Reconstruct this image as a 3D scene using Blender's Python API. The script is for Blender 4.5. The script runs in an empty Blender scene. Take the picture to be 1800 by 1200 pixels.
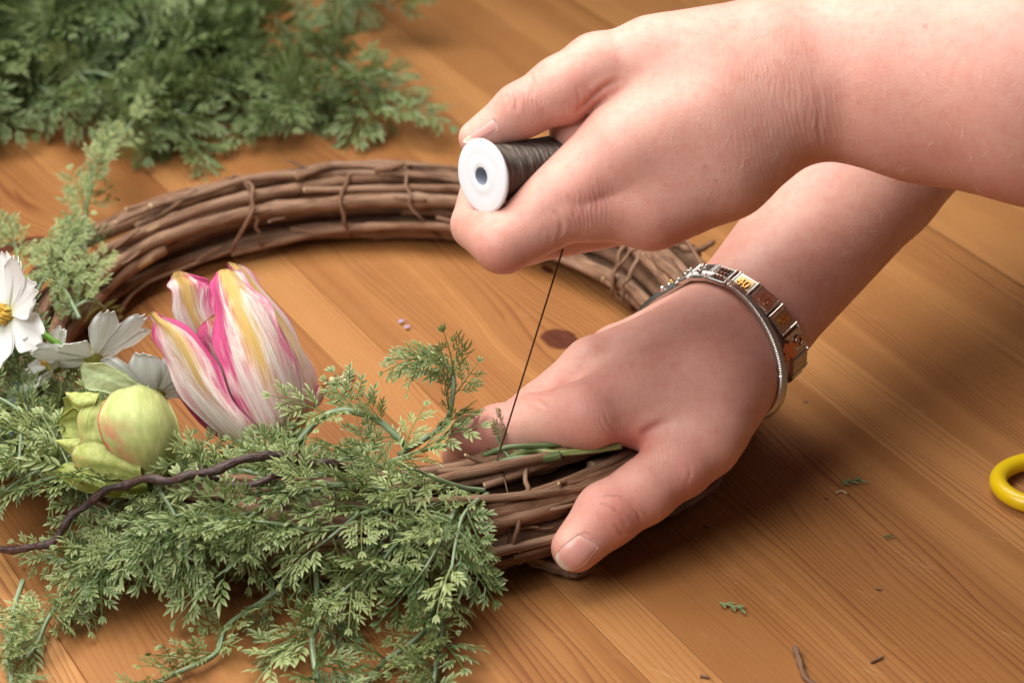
import bpy, math, random
import numpy as np
from mathutils import Vector, Matrix

random.seed(7); rng = np.random.default_rng(7)
SC = bpy.context.scene
COL = SC.collection
CM = 0.01

# ------------------------------------------------------------------ camera
EL = math.radians(29.0); CD = 92.0; FPX = 4250.0          # elevation, distance (cm), focal length in photo pixels
cf = np.array([0, math.cos(EL), -math.sin(EL)]); cu = np.array([0, math.sin(EL), math.cos(EL)]); cr = np.array([1., 0, 0])
CT = np.array([0, 0, 3.0]); CP = CT - CD * cf
cam_d = bpy.data.cameras.new("camera"); cam = bpy.data.objects.new("camera", cam_d); COL.objects.link(cam)
cam.location = CP * CM; cam.rotation_euler = (math.pi / 2 - EL, 0, 0)
cam_d.sensor_width = 36; cam_d.lens = 85; cam_d.clip_start = 0.05; cam_d.clip_end = 50
cam_d.dof.use_dof = True; cam_d.dof.focus_distance = 0.835; cam_d.dof.aperture_fstop = 13.0
SC.camera = cam
# ------------------------------------------------------------------ world + lamps
w = bpy.data.worlds.new("World"); SC.world = w; w.use_nodes = True
w.node_tree.nodes["Background"].inputs[0].default_value = (1.0, 0.97, 0.94, 1); w.node_tree.nodes["Background"].inputs[1].default_value = 0.085
def area(name, loc, target, size, power, col):
    l = bpy.data.lights.new(name, 'AREA'); l.shape = 'DISK'; l.size = size; l.energy = power; l.color = col
    o = bpy.data.objects.new(name, l); COL.objects.link(o); o.location = loc
    d = Vector(target) - Vector(loc); o.rotation_euler = d.to_track_quat('-Z', 'Y').to_euler()
    return o
k1 = area("key_softbox", (-0.21, 0.12, 0.80), (0.03, -0.10, 0.03), 0.85, 6.5, (1.0, 0.955, 0.895)); k1.data.spread = math.radians(120)
k2 = area("fill_softbox", (-0.50, -0.52, 0.68), (0.02, -0.08, 0.05), 0.6, 3.1, (1.0, 0.985, 0.97)); k2.data.spread = math.radians(120)
SC.view_settings.view_transform = 'Standard'; SC.view_settings.look = 'None'
SC.view_settings.exposure = 0.0; SC.view_settings.gamma = 1.0; SC.view_settings.use_curve_mapping = False
SC.cycles.use_denoising = True; SC.cycles.use_adaptive_sampling = True; SC.cycles.adaptive_threshold = 0.02
SC.cycles.max_bounces = 8; SC.cycles.sample_clamp_indirect = 8

# ------------------------------------------------------------------ geometry helpers (centimetres in, metres out)
def ray(px, py): return cr * (px - 900) / FPX - cu * (py - 600) / FPX + cf
def Q(px, py, d): return CP + ray(px, py) * (CD + d)               # a point by its place and its depth beyond the pivot
def Z(px, py, z):                                                   # a point by its place and its height above the table
    v = ray(px, py); return CP + v * ((z - CP[2]) / v[2])
def dep(p): return float((np.asarray(p) - CP) @ cf - CD)
def nrmz(v): v = np.asarray(v, float); return v / max(np.linalg.norm(v), 1e-9)

def mesh(name, V, F, mat, smooth=True, uv=None, mats=None, fmat=None):
    me = bpy.data.meshes.new(name)
    me.from_pydata((np.asarray(V) * CM).tolist(), [], [tuple(int(i) for i in q) for q in F])
    for m in (mats or [mat]): me.materials.append(m)
    if fmat is not None: me.polygons.foreach_set("material_index", np.asarray(fmat, np.int32))
    if smooth: me.polygons.foreach_set("use_smooth", np.ones(len(me.polygons), bool))
    if uv is not None:
        l = me.uv_layers.new(name="UVMap"); idx = np.zeros(len(me.loops), np.int32); me.loops.foreach_get("vertex_index", idx)
        l.data.foreach_set("uv", np.asarray(uv, np.float32)[idx].ravel())
    me.update(); return me
def root(name, origin, label, cat, group=None, kind=None):
    o = bpy.data.objects.new(name, None); COL.objects.link(o); o.location = np.asarray(origin) * CM
    o.empty_display_size = .01
    tag(o, label, cat, group, kind); o["o"] = [float(x) for x in origin]; return o
def tag(o, label, cat, group=None, kind=None):
    if label: o["label"] = label
    if cat: o["category"] = cat
    if group: o["group"] = group
    if kind: o["kind"] = kind
def part(name, V, F, mat, parent, **k):                             # one mesh object under a thing (or under a part of it)
    r_ = parent
    while r_.parent: r_ = r_.parent
    o = bpy.data.objects.new(name, mesh(name, np.asarray(V) - np.array(r_["o"]), F, mat, **k)); COL.objects.link(o); o.parent = parent
    return o
def single(name, V, F, mat, origin, label, cat, group=None, kind=None, **k):
    o = bpy.data.objects.new(name, mesh(name, np.asarray(V) - np.asarray(origin), F, mat, **k)); COL.objects.link(o)
    o.location = np.asarray(origin) * CM; tag(o, label, cat, group, kind); o["o"] = [float(x) for x in origin]; return o
def spline(pts, n):
    P = np.asarray(pts, float); m = len(P)
    if m == 2: return P[0] + np.linspace(0, 1, n)[:, None] * (P[1] - P[0])
    E = np.vstack([2 * P[0] - P[1], P, 2 * P[-1] - P[-2]]); out = []
    for t in np.linspace(0, m - 1 - 1e-6, n):
        i = int(t); s = t - i; a, b, c, d = E[i:i + 4]
        out.append(.5 * (2 * b + (c - a) * s + (2 * a - 5 * b + 4 * c - d) * s * s + (3 * b - a - 3 * c + d) * s ** 3))
    return np.array(out)
def tube(path, rad, sides=8, cap=True, squash=None, closed=False):
    P = np.asarray(path, float); n = len(P); rad = np.broadcast_to(np.asarray(rad, float), (n,))
    T = np.gradient(P, axis=0)
    if closed: T = np.roll(P, -1, 0) - np.roll(P, 1, 0)
    T /= np.maximum(np.linalg.norm(T, axis=1), 1e-9)[:, None]
    N = nrmz(np.cross(T[0], [0.13, 0.27, 1.0]) if abs(T[0][2]) < .95 else np.cross(T[0], [1, 0, 0])); V = []; UV = []; L = 0
    for i in range(n):
        N = nrmz(N - T[i] * (N @ T[i])); B = np.cross(T[i], N)
        if i: L += np.linalg.norm(P[i] - P[i - 1])
        for j in range(sides):
            a = 2 * math.pi * j / sides
            V.append(P[i] + rad[i] * (math.cos(a) * N + math.sin(a) * B)); UV.append((abs(2 * j / sides - 1), L))
    F = []
    for i in range(n if closed else n - 1):
        i2 = (i + 1) % n
        for j in range(sides):
            j2 = (j + 1) % sides; F.append((i * sides + j, i * sides + j2, i2 * sides + j2, i2 * sides + j))
    if cap and not closed:
        F.append(tuple(range(sides - 1, -1, -1))); F.append(tuple((n - 1) * sides + j for j in range(sides)))
    return np.array(V), F, np.array(UV)
def join(parts):
    V = []; F = []; U = []; k = 0
    for p in parts:
        V.append(np.asarray(p[0])); F += [tuple(i + k for i in f) for f in p[1]]; k += len(p[0])
        U.append(np.asarray(p[2]) if len(p) > 2 else np.zeros((len(p[0]), 2)))
    return np.vstack(V), F, np.vstack(U)
def grid_faces(nu, nv, wrap=False):
    F = []
    for i in range(nu - 1):
        for j in range(nv if wrap else nv - 1):
            j2 = (j + 1) % nv; F.append((i * nv + j, i * nv + j2, (i + 1) * nv + j2, (i + 1) * nv + j))
    return F
def lathe(prof, c, axis, n=40):                                     # prof: list of (along axis, radius)
    axis = nrmz(axis); e1 = nrmz(np.cross(axis, [0.2, 1, 0.3])); e2 = np.cross(axis, e1); V = []
    for h, r_ in prof:
        for j in range(n):
            a = 2 * math.pi * j / n; V.append(c + axis * h + r_ * (math.cos(a) * e1 + math.sin(a) * e2))
    return np.array(V), grid_faces(len(prof), n, True)
def ball(c, r_, n=8, m=6):
    V = []; 
    for i in range(m + 1):
        t = math.pi * i / m
        for j in range(n): a = 2 * math.pi * j / n; V.append(np.asarray(c) + r_ * np.array([math.sin(t) * math.cos(a), math.sin(t) * math.sin(a), math.cos(t)]))
    return np.array(V), grid_faces(m + 1, n, True)

# ------------------------------------------------------------------ material helpers
class N:
    def __init__(s, name):
        s.m = bpy.data.materials.new(name); s.m.use_nodes = True; s.t = s.m.node_tree; s.n = s.t.nodes; s.l = s.t.links
        s.b = s.n["Principled BSDF"]
    def new(s, t, **k):
        q = s.n.new(t)
        for a, v in k.items(): setattr(q, a, v)
        return q
    def put(s, sock, v):
        if isinstance(v, bpy.types.NodeSocket): s.l.new(v, sock)
        elif v is not None:
            if sock.type == 'RGBA' and len(v) == 3: v = (*v, 1)
            sock.default_value = v
    def math(s, op, a, b=None, c=None, clamp=False):
        q = s.new("ShaderNodeMath", operation=op, use_clamp=clamp); s.put(q.inputs[0], a); s.put(q.inputs[1], b)
        if c is not None: s.put(q.inputs[2], c)
        return q.outputs[0]
    def mix(s, f, a, b, blend='MIX'):
        q = s.new("ShaderNodeMix", data_type='RGBA', blend_type=blend); s.put(q.inputs[0], f); s.put(q.inputs[6], a); s.put(q.inputs[7], b); return q.outputs[2]
    def noise(s, vec, scale, detail=3, rough=.55, dist=0., out=0):
        q = s.new("ShaderNodeTexNoise"); s.put(q.inputs["Vector"], vec); s.put(q.inputs["Scale"], scale); s.put(q.inputs["Detail"], detail); s.put(q.inputs["Roughness"], rough); s.put(q.inputs["Distortion"], dist); return q.outputs[out]
    def vor(s, vec, scale, feature='F1'):
        q = s.new("ShaderNodeTexVoronoi", feature=feature); s.put(q.inputs["Vector"], vec); s.put(q.inputs["Scale"], scale); return q.outputs["Distance"]
    def ramp(s, f, *stops):
        q = s.new("ShaderNodeValToRGB"); s.put(q.inputs[0], f); e = q.color_ramp.elements
        while len(e) < len(stops): e.new(.5)
        for i, (p, c) in enumerate(stops): e[i].position = p; e[i].color = (*c, 1) if len(c) == 3 else c
        return q.outputs[0]
    def step(s, f, lo, hi):
        q = s.new("ShaderNodeMapRange", interpolation_type='SMOOTHSTEP'); s.put(q.inputs[0], f); s.put(q.inputs[1], lo); s.put(q.inputs[2], hi); return q.outputs[0]
    def obj(s): return s.new("ShaderNodeTexCoord").outputs["Object"]
    def uv(s): return s.new("ShaderNodeTexCoord").outputs["UV"]
    def geo(s): return s.new("ShaderNodeNewGeometry").outputs["Position"]
    def rnd(s): return s.new("ShaderNodeObjectInfo").outputs["Random"]
    def scale(s, v, x, y, z):
        q = s.new("ShaderNodeMapping"); s.put(q.inputs[0], v); q.inputs["Scale"].default_value = (x, y, z); return q.outputs[0]
    def xyz(s, v):
        q = s.new("ShaderNodeSeparateXYZ"); s.put(q.inputs[0], v); return q.outputs
    def cmb(s, x, y, z):
        q = s.new("ShaderNodeCombineXYZ"); s.put(q.inputs[0], x); s.put(q.inputs[1], y); s.put(q.inputs[2], z); return q.outputs[0]
    def attr(s, name, kind='GEOMETRY'):
        q = s.new("ShaderNodeAttribute", attribute_name=name, attribute_type=kind); return q.outputs["Fac"]
    def bump(s, h, dist, strength=1., prev=None):
        q = s.new("ShaderNodeBump"); s.put(q.inputs["Height"], h); q.inputs["Distance"].default_value = dist; q.inputs["Strength"].default_value = strength
        if prev is not None: s.l.new(prev, q.inputs["Normal"])
        return q.outputs[0]
    def fin(s, col=None, rough=None, metal=None, normal=None, **k):
        if col is not None: s.put(s.b.inputs["Base Color"], col)
        if rough is not None: s.put(s.b.inputs["Roughness"], rough)
        if metal is not None: s.put(s.b.inputs["Metallic"], metal)
        if normal is not None: s.put(s.b.inputs["Normal"], normal)
        for a, v in k.items(): s.put(s.b.inputs[a.replace("_", " ")], v)
        return s.m
def plain(name, col, rough=.5, metal=0., vary=.12, sc=300, **k):
    q = N(name); n_ = q.noise(q.obj(), sc, 3)
    c = q.mix(n_, tuple(x * (1 - vary) for x in col), tuple(min(1, x * (1 + vary)) for x in col)); return q.fin(c, rough, metal, **k)

# ------------------------------------------------------------------ the table
TA = math.radians(28.8)
KNOTS = [(4.4, 4.0, .85, .95), (-4.9, 5.2, .75, .55), (-12.0, 22.7, 1.5, .7), (7.0, 9.6, .22, .5)]
def wood_mat():
    q = N("oiled_pine"); x, y, _ = q.xyz(q.scale(q.obj(), 100, 100, 100)); rnd = q.rnd(); tone = q.attr("tone", 'OBJECT')
    off = q.math('MULTIPLY', rnd, 37.0)
    dark = None; xs = x
    for ku, kt, ru, rt in KNOTS:
        du = q.math('SUBTRACT', x, ku); dt = q.math('SUBTRACT', y, kt)
        a = q.math('DIVIDE', du, ru); b = q.math('DIVIDE', dt, rt)
        wob = q.math('MULTIPLY', q.math('SUBTRACT', q.noise(q.cmb(x, y, off), 1.6, 2), .5), .55)
        rr = q.math('ADD', q.math('SQRT', q.math('ADD', q.math('MULTIPLY', a, a), q.math('MULTIPLY', b, b))), wob)
        k = q.math('SUBTRACT', 1.0, q.step(rr, .72, 1.02)); dark = k if dark is None else q.math('MAXIMUM', dark, k)
        a2 = q.math('DIVIDE', du, ru * 2.2); b2 = q.math('DIVIDE', dt, rt * 3.4)
        g = q.math('EXPONENT', q.math('MULTIPLY', q.math('ADD', q.math('MULTIPLY', a2, a2), q.math('MULTIPLY', b2, b2)), -1.0))
        xs = q.math('SUBTRACT', xs, q.math('MULTIPLY', q.math('MULTIPLY', du, g), .8))
    warp = q.math('MULTIPLY', q.math('SUBTRACT', q.noise(q.cmb(q.math('MULTIPLY', xs, .16), q.math('MULTIPLY', y, .022), off), 1.0, 2), .5), 4.0)
    xr = q.math('ADD', q.math('ADD', xs, warp), q.math('MULTIPLY', q.math('SUBTRACT', q.noise(q.cmb(q.math('MULTIPLY', xs, .9), q.math('MULTIPLY', y, .06), off), 1.0, 3), .5), .9))
    ph = q.math('FRACT', q.math('MULTIPLY', xr, 3.5))
    ring = q.math('POWER', ph, 3.2); ring = q.math('MULTIPLY', ring, q.math('SUBTRACT', 1.0, q.step(ph, .93, 1.0)))
    amp = q.math('MULTIPLY', q.step(q.noise(q.cmb(q.math('MULTIPLY', xr, .42), q.math('MULTIPLY', y, .012), off), 1.0, 1), .36, .66), 1.0)
    ring = q.math('MULTIPLY', q.math('MULTIPLY', ring, q.math('ADD', amp, .10)), q.math('ADD', .35, q.noise(q.cmb(q.math('MULTIPLY', xr, 1.9), q.math('MULTIPLY', y, .05), off), 1.0, 2)))
    fib = q.noise(q.cmb(q.math('MULTIPLY', xs, 24), q.math('MULTIPLY', y, .8), off), 1.0, 3, .65)
    blot = q.noise(q.cmb(q.math('MULTIPLY', x, .25), q.math('MULTIPLY', y, .10), off), 1.0, 3)
    c = q.mix(blot, (.235, .092, .027), (.36, .158, .049))
    bandn = q.noise(q.cmb(q.math('MULTIPLY', xr, .55), q.math('MULTIPLY', y, .010), q.math('ADD', off, 5)), 1.0, 2)
    c = q.mix(q.math('MULTIPLY', q.step(bandn, .52, .72), .6), c, (.47, .225, .075)); c = q.mix(q.math('MULTIPLY', q.step(bandn, .46, .28), .55), c, (.235, .078, .022))
    c = q.mix(q.math('MULTIPLY', tone, 1.0), c, (.50, .245, .085))
    c = q.mix(q.math('MULTIPLY', q.math('SUBTRACT', fib, .35), .55, clamp=True), c, (.27, .085, .02))
    c = q.mix(q.math('MULTIPLY', ring, .95, clamp=True), c, (.14, .034, .010))
    c = q.mix(q.math('MULTIPLY', dark, .92), c, q.mix(fib, (.032, .006, .003), (.11, .020, .008)))
    # fine pale scratches and small dark pits
    sv = q.scale(q.obj(), 100, 100, 100)
    rot = q.new("ShaderNodeVectorRotate"); q.put(rot.inputs["Vector"], sv); rot.inputs["Axis"].default_value = (0, 0, 1); rot.inputs["Angle"].default_value = 1.1
    sx, sy, _ = q.xyz(rot.outputs[0])
    scr = q.noise(q.cmb(q.math('MULTIPLY', sx, .16), q.math('MULTIPLY', sy, 7.), 3.1), 1.0, 2, .5, .4)
    brk = q.step(q.noise(q.cmb(q.math('MULTIPLY', sx, .5), q.math('MULTIPLY', sy, .5), 9.), 1.0, 2), .56, .68)
    scr = q.math('MULTIPLY', q.step(q.math('ABSOLUTE', q.math('SUBTRACT', scr, .5)), .012, 0.0), brk)
    c = q.mix(q.math('MULTIPLY', scr, .30), c, (.72, .46, .26))
    pit = q.math('SUBTRACT', 1.0, q.step(q.vor(sv, .42), .022, .05)); pit = q.math('MULTIPLY', pit, q.step(q.noise(sv, .35, 1), .52, .58))
    c = q.mix(q.math('MULTIPLY', pit, .8), c, (.06, .03, .02))
    rough = q.math('ADD', .42, q.math('MULTIPLY', q.noise(sv, .7, 3), .26))
    nb = q.bump(q.math('ADD', q.math('MULTIPLY', fib, .6), ring), .00012, .45); nb = q.bump(scr, .00006, -.5, nb)
    return q.fin(c, rough, 0, nb, Specular_IOR_Level=.22)
WOOD = wood_mat()
table = root("table", (0, 0, 0), "warm orange pine table top glued from long knotty planks", "table"); table.rotation_euler = (0, 0, TA)
edges = [-62, -53, -44.5, -36.5, -28.4, -24.2, -20.4, -12.3, -4.4, -2.3, 5.9, 11.0, 13.8, 24.0, 32.5, 41, 50, 58, 67]
tones = [.2, .0, .3, .1, .15, .8, .12, .05, .6, .12, .0, .75, .25, .55, .2, .35, .1, .3]
edges[10] = 11.0; edges = edges[:10] + [11.0] + edges[12:]
tones = tones[:9] + [.1] + tones[11:]
for i in range(len(edges) - 1):
    a, b = edges[i] + .008, edges[i + 1] - .008
    if abs(edges[i + 1] - 24.0) < .01: b -= .16
    t0, t1, ch = -44., 78., .03
    V = [(a, t0, -2.6), (b, t0, -2.6), (b, t1, -2.6), (a, t1, -2.6), (a, t0, -ch), (b, t0, -ch), (b, t1, -ch), (a, t1, -ch), (a + ch, t0 + ch, 0), (b - ch, t0 + ch, 0), (b - ch, t1 - ch, 0), (a + ch, t1 - ch, 0)]
    F = [(3, 2, 1, 0), (0, 1, 5, 4), (1, 2, 6, 5), (2, 3, 7, 6), (3, 0, 4, 7), (4, 5, 9, 8), (5, 6, 10, 9), (6, 7, 11, 10), (7, 4, 8, 11), (8, 9, 10, 11)]
    p = part("plank", V, F, WOOD, table, smooth=False); p["tone"] = tones[i]

# ------------------------------------------------------------------ hands: distance fields, meshed
def rcone(p, a, b, ra, rb, n=None, s=1.):
    a = np.asarray(a, np.float32); b = np.asarray(b, np.float32); q = p - a; ba = b - a
    if n is not None:
        n = nrmz(n).astype(np.float32); q = q + ((q @ n) * (1 / s - 1))[..., None] * n; ba = ba + n * ((ba @ n) * (1 / s - 1))
    l2 = float(ba @ ba); rr = ra - rb; a2 = l2 - rr * rr; il2 = 1 / l2
    y = q @ ba; z = y - l2; qq = (q * q).sum(-1)
    x2 = np.maximum(qq * l2 * l2 - y * y * l2, 0); y2 = y * y * l2; z2 = z * z * l2; k = np.sign(rr) * rr * rr * x2
    d = (np.sqrt(x2 * a2 * il2) + y * rr) * il2 - ra
    d = np.where(np.sign(y) * a2 * y2 < k, np.sqrt(x2 + y2) * il2 - ra, d)
    return np.where(np.sign(z) * a2 * z2 > k, np.sqrt(x2 + z2) * il2 - rb, d)
def smin(a, b, k):
    h = np.maximum(k - np.abs(a - b), 0) / k; return np.minimum(a, b) - h * h * k * .25
def chain(p, pts, k):
    d = None
    for A_, B_ in zip(pts[:-1], pts[1:]):
        e = rcone(p, A_[0], B_[0], A_[1], B_[1], *(A_[2:4] if len(A_) > 2 else ()))
        d = e if d is None else smin(d, e, k)
    return d
class Hand:
    def __init__(s, palm, fingers): s.palm = palm; s.fingers = fingers
    def __call__(s, p):
        p = np.asarray(p, np.float32); d = None; t = None
        for c, k in s.palm:
            e = chain(p, c, .35); d = e if d is None else smin(d, e, k)
        for pts, kj, kb in s.fingers:
            e = smin(d, chain(p, pts, kj), kb); t = e if t is None else smin(t, e, .05)
        return t
    def bounds(s):
        q = [np.array(x[0]) + sg * x[1] for c in s.palm for x in c[0] for sg in (-1, 1)] + [np.array(x[0]) + sg * x[1] for c in s.fingers for x in c[0] for sg in (-1, 1)]
        q = np.array(q); return q.min(0) - .4, q.max(0) + .4
    def grad(s, p, e=.02):
        g = np.stack([s(p + e * np.eye(3)[i]) - s(p - e * np.eye(3)[i]) for i in range(3)], 1) / (2 * e)
        return g
    def hit(s, px, py):
        v = ray(px, py); v = v / np.linalg.norm(v); t = 60.
        for _ in range(120):
            d = float(s((CP + v * t)[None])[0]); t += d * .8
            if d < .002: break
        return CP + v * t
def surface_nets(h, vs, B=6):
    lo, hi = h.bounds(); n = np.ceil((hi - lo) / (vs * B)).astype(int); bs = vs * B
    I = np.stack(np.meshgrid(*[np.arange(k) for k in n], indexing='ij'), -1).reshape(-1, 3)
    ctr = lo + (I + .5) * bs; d = h(ctr); act = I[np.abs(d) < bs * 1.25]
    dims = n * B + 1; field = np.full(dims, 9., np.float32)
    loc = np.stack(np.meshgrid(*[np.arange(B + 1)] * 3, indexing='ij'), -1).reshape(-1, 3)
    for k in range(0, len(act), 400):
        idx = (act[k:k + 400, None, :] * B + loc[None]).reshape(-1, 3)
        field[idx[:, 0], idx[:, 1], idx[:, 2]] = h(lo + idx * vs)
    inside = field < 0; valid = field < 8.5
    c = [field[i:dims[0] - 1 + i, j:dims[1] - 1 + j, k:dims[2] - 1 + k] for i in (0, 1) for j in (0, 1) for k in (0, 1)]
    ins = sum((q < 0).astype(np.int8) for q in c); ok = np.ones(ins.shape, bool)
    for q in c: ok &= q < 8.5
    cell = (ins > 0) & (ins < 8) & ok; ids = np.full(cell.shape, -1, np.int64); ci = np.argwhere(cell); ids[cell] = np.arange(len(ci))
    V = np.zeros((len(ci), 3)); W = np.zeros(len(ci)); cv = np.stack([q[cell] for q in c], 1)
    offs = np.array([(i, j, k) for i in (0, 1) for j in (0, 1) for k in (0, 1)])
    for a in range(8):
        for b in range(a + 1, 8):
            if np.abs(offs[a] - offs[b]).sum() != 1: continue
            fa, fb = cv[:, a], cv[:, b]; m = (fa < 0) != (fb < 0); t = fa[m] / (fa[m] - fb[m])
            V[m] += offs[a] + (offs[b] - offs[a]) * t[:, None]; W[m] += 1
    V = lo + (ci + V / W[:, None]) * vs; F = []
    for ax in range(3):
        A1, A2 = [(1, 2), (2, 0), (0, 1)][ax]
        sl = [slice(None)] * 3; s1 = list(sl); s1[ax] = slice(0, -1); s2 = list(sl); s2[ax] = slice(1, None)
        e0, e1 = field[tuple(s1)], field[tuple(s2)]; m = ((e0 < 0) != (e1 < 0)) & (e0 < 8.5) & (e1 < 8.5)
        P = np.argwhere(m); P = P[(P[:, A1] > 0) & (P[:, A2] > 0)]
        sgn = field[P[:, 0], P[:, 1], P[:, 2]] < 0; q = []
        for da, db in ((1, 1), (0, 1), (0, 0), (1, 0)):
            r_ = P.copy(); r_[:, A1] -= da; r_[:, A2] -= db; q.append(r_)
        q = [np.where((r_ < np.array(ids.shape)).all(1), ids[tuple(np.minimum(r_, np.array(ids.shape) - 1).T)], -1) for r_ in q]; q = np.stack(q, 1); g = (q >= 0).all(1); q = q[g]; sg = sgn[g]
        q[~sg] = q[~sg][:, ::-1]; F.append(q)
    F = np.vstack(F)
    for _ in range(2):
        g = h.grad(V); d = h(V); V = V - (d / np.maximum((g * g).sum(1), .05))[:, None] * g
    g = h.grad(V); g /= np.linalg.norm(g, axis=1)[:, None]
    return V, F, g
def seg_dist(V, pts):
    best = np.full(len(V), 1e9); along = np.zeros(len(V)); m = len(pts) - 1
    for i in range(m):
        a, b = pts[i], pts[i + 1]; ab = b - a; t = np.clip(((V - a) @ ab) / (ab @ ab + 1e-9), 0, 1)
        d = np.linalg.norm(V - (a + t[:, None] * ab), axis=1); k = d < best; best[k] = d[k]; along[k] = (i + t[k]) / m
    return best, along
def skin_mat():
    q = N("skin"); p = q.scale(q.geo(), 100, 100, 100)
    red = q.attr("red"); mole = q.attr("mole"); pale = q.attr("pale"); wr = q.attr("wrinkle")
    n1 = q.noise(p, .55, 3); n2 = q.noise(p, 2.6, 5, .7); n3 = q.noise(p, 16, 2)
    c = q.mix(q.step(n1, .3, .7), (.655, .330, .262), (.715, .395, .315))
    c = q.mix(q.math('MULTIPLY', q.step(n2, .42, .75), .5), c, (.60, .235, .180))
    c = q.mix(q.math('MULTIPLY', q.step(n3, .6, .8), .22), c, (.55, .22, .16))
    c = q.mix(q.math('MULTIPLY', red, .75), c, (.60, .195, .150))
    c = q.mix(pale, c, (.80, .50, .36))
    c = q.mix(mole, c, (.27, .075, .045))
    # skin relief: tiny plates, pores, cross lines; folds where the joint bends
    v1 = q.vor(q.scale(p, 1, 1, 1), 15); v2 = q.vor(p, 30); x, y, z = q.xyz(p)
    lin = q.noise(q.cmb(q.math('MULTIPLY', x, 9.), q.math('MULTIPLY', y, 2.2), q.math('MULTIPLY', z, 2.0)), 1.0, 3, .6, .5)
    h = q.math('ADD', q.math('MULTIPLY', v1, .55), q.math('MULTIPLY', v2, .35)); h = q.math('ADD', h, q.math('MULTIPLY', lin, .55))
    nb = q.bump(h, .00022, .5)
    xx = q.math('ADD', q.math('ADD', x, q.math('MULTIPLY', z, .22)), q.math('MULTIPLY', q.noise(p, .7, 2), .9))
    fold = q.math('POWER', q.math('ABSOLUTE', q.math('SINE', q.math('MULTIPLY', xx, 18.))), .5)
    nb = q.bump(q.math('MULTIPLY', fold, wr), .00045, .6, nb)
    rough = q.math('ADD', .42, q.math('MULTIPLY', n2, .12))
    m = q.fin(c, rough, 0, nb, Subsurface_Weight=.22, Subsurface_Scale=.0030, Specular_IOR_Level=.42)
    q.b.inputs["Subsurface Radius"].default_value = (1.0, .36, .2); return m
SKIN = skin_mat()
def nail_mat():
    q = N("nail"); u, v, _ = q.xyz(q.uv())
    c = q.mix(q.step(v, .74, .84), (.70, .345, .29), (.76, .60, .46)); c = q.mix(q.math('MULTIPLY', q.step(v, .25, .05), .35), c, (.82, .55, .48))
    return q.fin(c, .28, 0, q.bump(q.noise(q.scale(q.uv(), 26, 1.5, 1), 1, 2), .0002, .2), Subsurface_Weight=.15, Subsurface_Scale=.002, Specular_IOR_Level=.5)
NAILM = nail_mat()
def make_hand(h, origin, label, creases, reds, moles, pales, wrinkles, bumps, vs=.08):
    V, F, G = surface_nets(h, vs); nV = len(V); disp = np.zeros(nV)
    for px, width, depth in creases:
        pts = [h.hit(*p) for p in px]; pts = list(spline(pts, 3 * len(pts)))
        d, t = seg_dist(V, np.array(pts)); prof = np.clip(np.sin(np.pi * np.clip(t * .9 + .05, 0, 1)), 0, 1) ** .6
        disp += prof * (-depth * np.exp(-(d / width) ** 2) + .38 * depth * np.exp(-((d - 2.2 * width) / (1.3 * width)) ** 2))
    def blob(lst):
        a = np.zeros(nV)
        for px, py, r_, s_ in lst:
            c = h.hit(px, py); d = np.linalg.norm(V - c, axis=1); a = np.maximum(a, s_ * np.exp(-(d / r_) ** 2))
        return a
    for px, py, r_, s_ in bumps:
        c = h.hit(px, py); d = np.linalg.norm(V - c, axis=1); disp += s_ * np.exp(-(d / r_) ** 2)
    V = V + G * disp[:, None]
    o = single("hand", V, F, SKIN, origin, label, "hand")
    for nm, lst in (("red", reds), ("mole", moles), ("pale", pales), ("wrinkle", wrinkles)):
        a = o.data.attributes.new(nm, 'FLOAT', 'POINT'); a.data.foreach_set("value", blob(lst).astype(np.float32))
    return o
def nail(h, quad, parent, lift=.035):
    """quad: base-left, base-right, tip-right, tip-left as places on the finger"""
    A_, B_, C_, D_ = [h.hit(*p) for p in quad]; nu, nv = 11, 12; top = []
    for i in range(nv):
        v = i / (nv - 1)
        for j in range(nu):
            u = j / (nu - 1); ux = (u - .5)
            vv = v + (.10 * (1 - (2 * ux) ** 2) if v > .5 else -.08 * (1 - (2 * ux) ** 2)) * abs(2 * v - 1)
            top.append((A_ * (1 - u) + B_ * u) * (1 - vv) + (D_ * (1 - u) + C_ * u) * vv)
    T = np.array(top); gN = None
    for _ in range(5):
        g = h.grad(T); T = T - (h(T) / np.maximum((g * g).sum(1), .05))[:, None] * g
    g = h.grad(T); g /= np.linalg.norm(g, axis=1)[:, None]
    uu = np.tile(np.linspace(0, 1, nu), nv); vv = np.repeat(np.linspace(0, 1, nv), nu)
    edge = np.minimum.reduce([uu * 6, (1 - uu) * 6, np.ones_like(uu), vv * 8]); outer = T + g * (lift * np.clip(edge, 0, 1) + .012)[:, None]; inner = T - g * .05
    V = np.vstack([outer, inner]); k = nu * nv; F = grid_faces(nv, nu); F2 = [tuple(i + k for i in f[::-1]) for f in F]; S = []
    rim = [j for j in range(nu)] + [i * nu + nu - 1 for i in range(1, nv)] + [(nv - 1) * nu + j for j in range(nu - 2, -1, -1)] + [i * nu for i in range(nv - 2, 0, -1)]
    for a, b in zip(rim, rim[1:] + rim[:1]): S.append((a, b, b + k, a + k))
    UV = np.vstack([np.stack([uu, vv], 1)] * 2)
    return part("fingernail", V, F + F2 + S, NAILM, parent, uv=UV)

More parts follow.
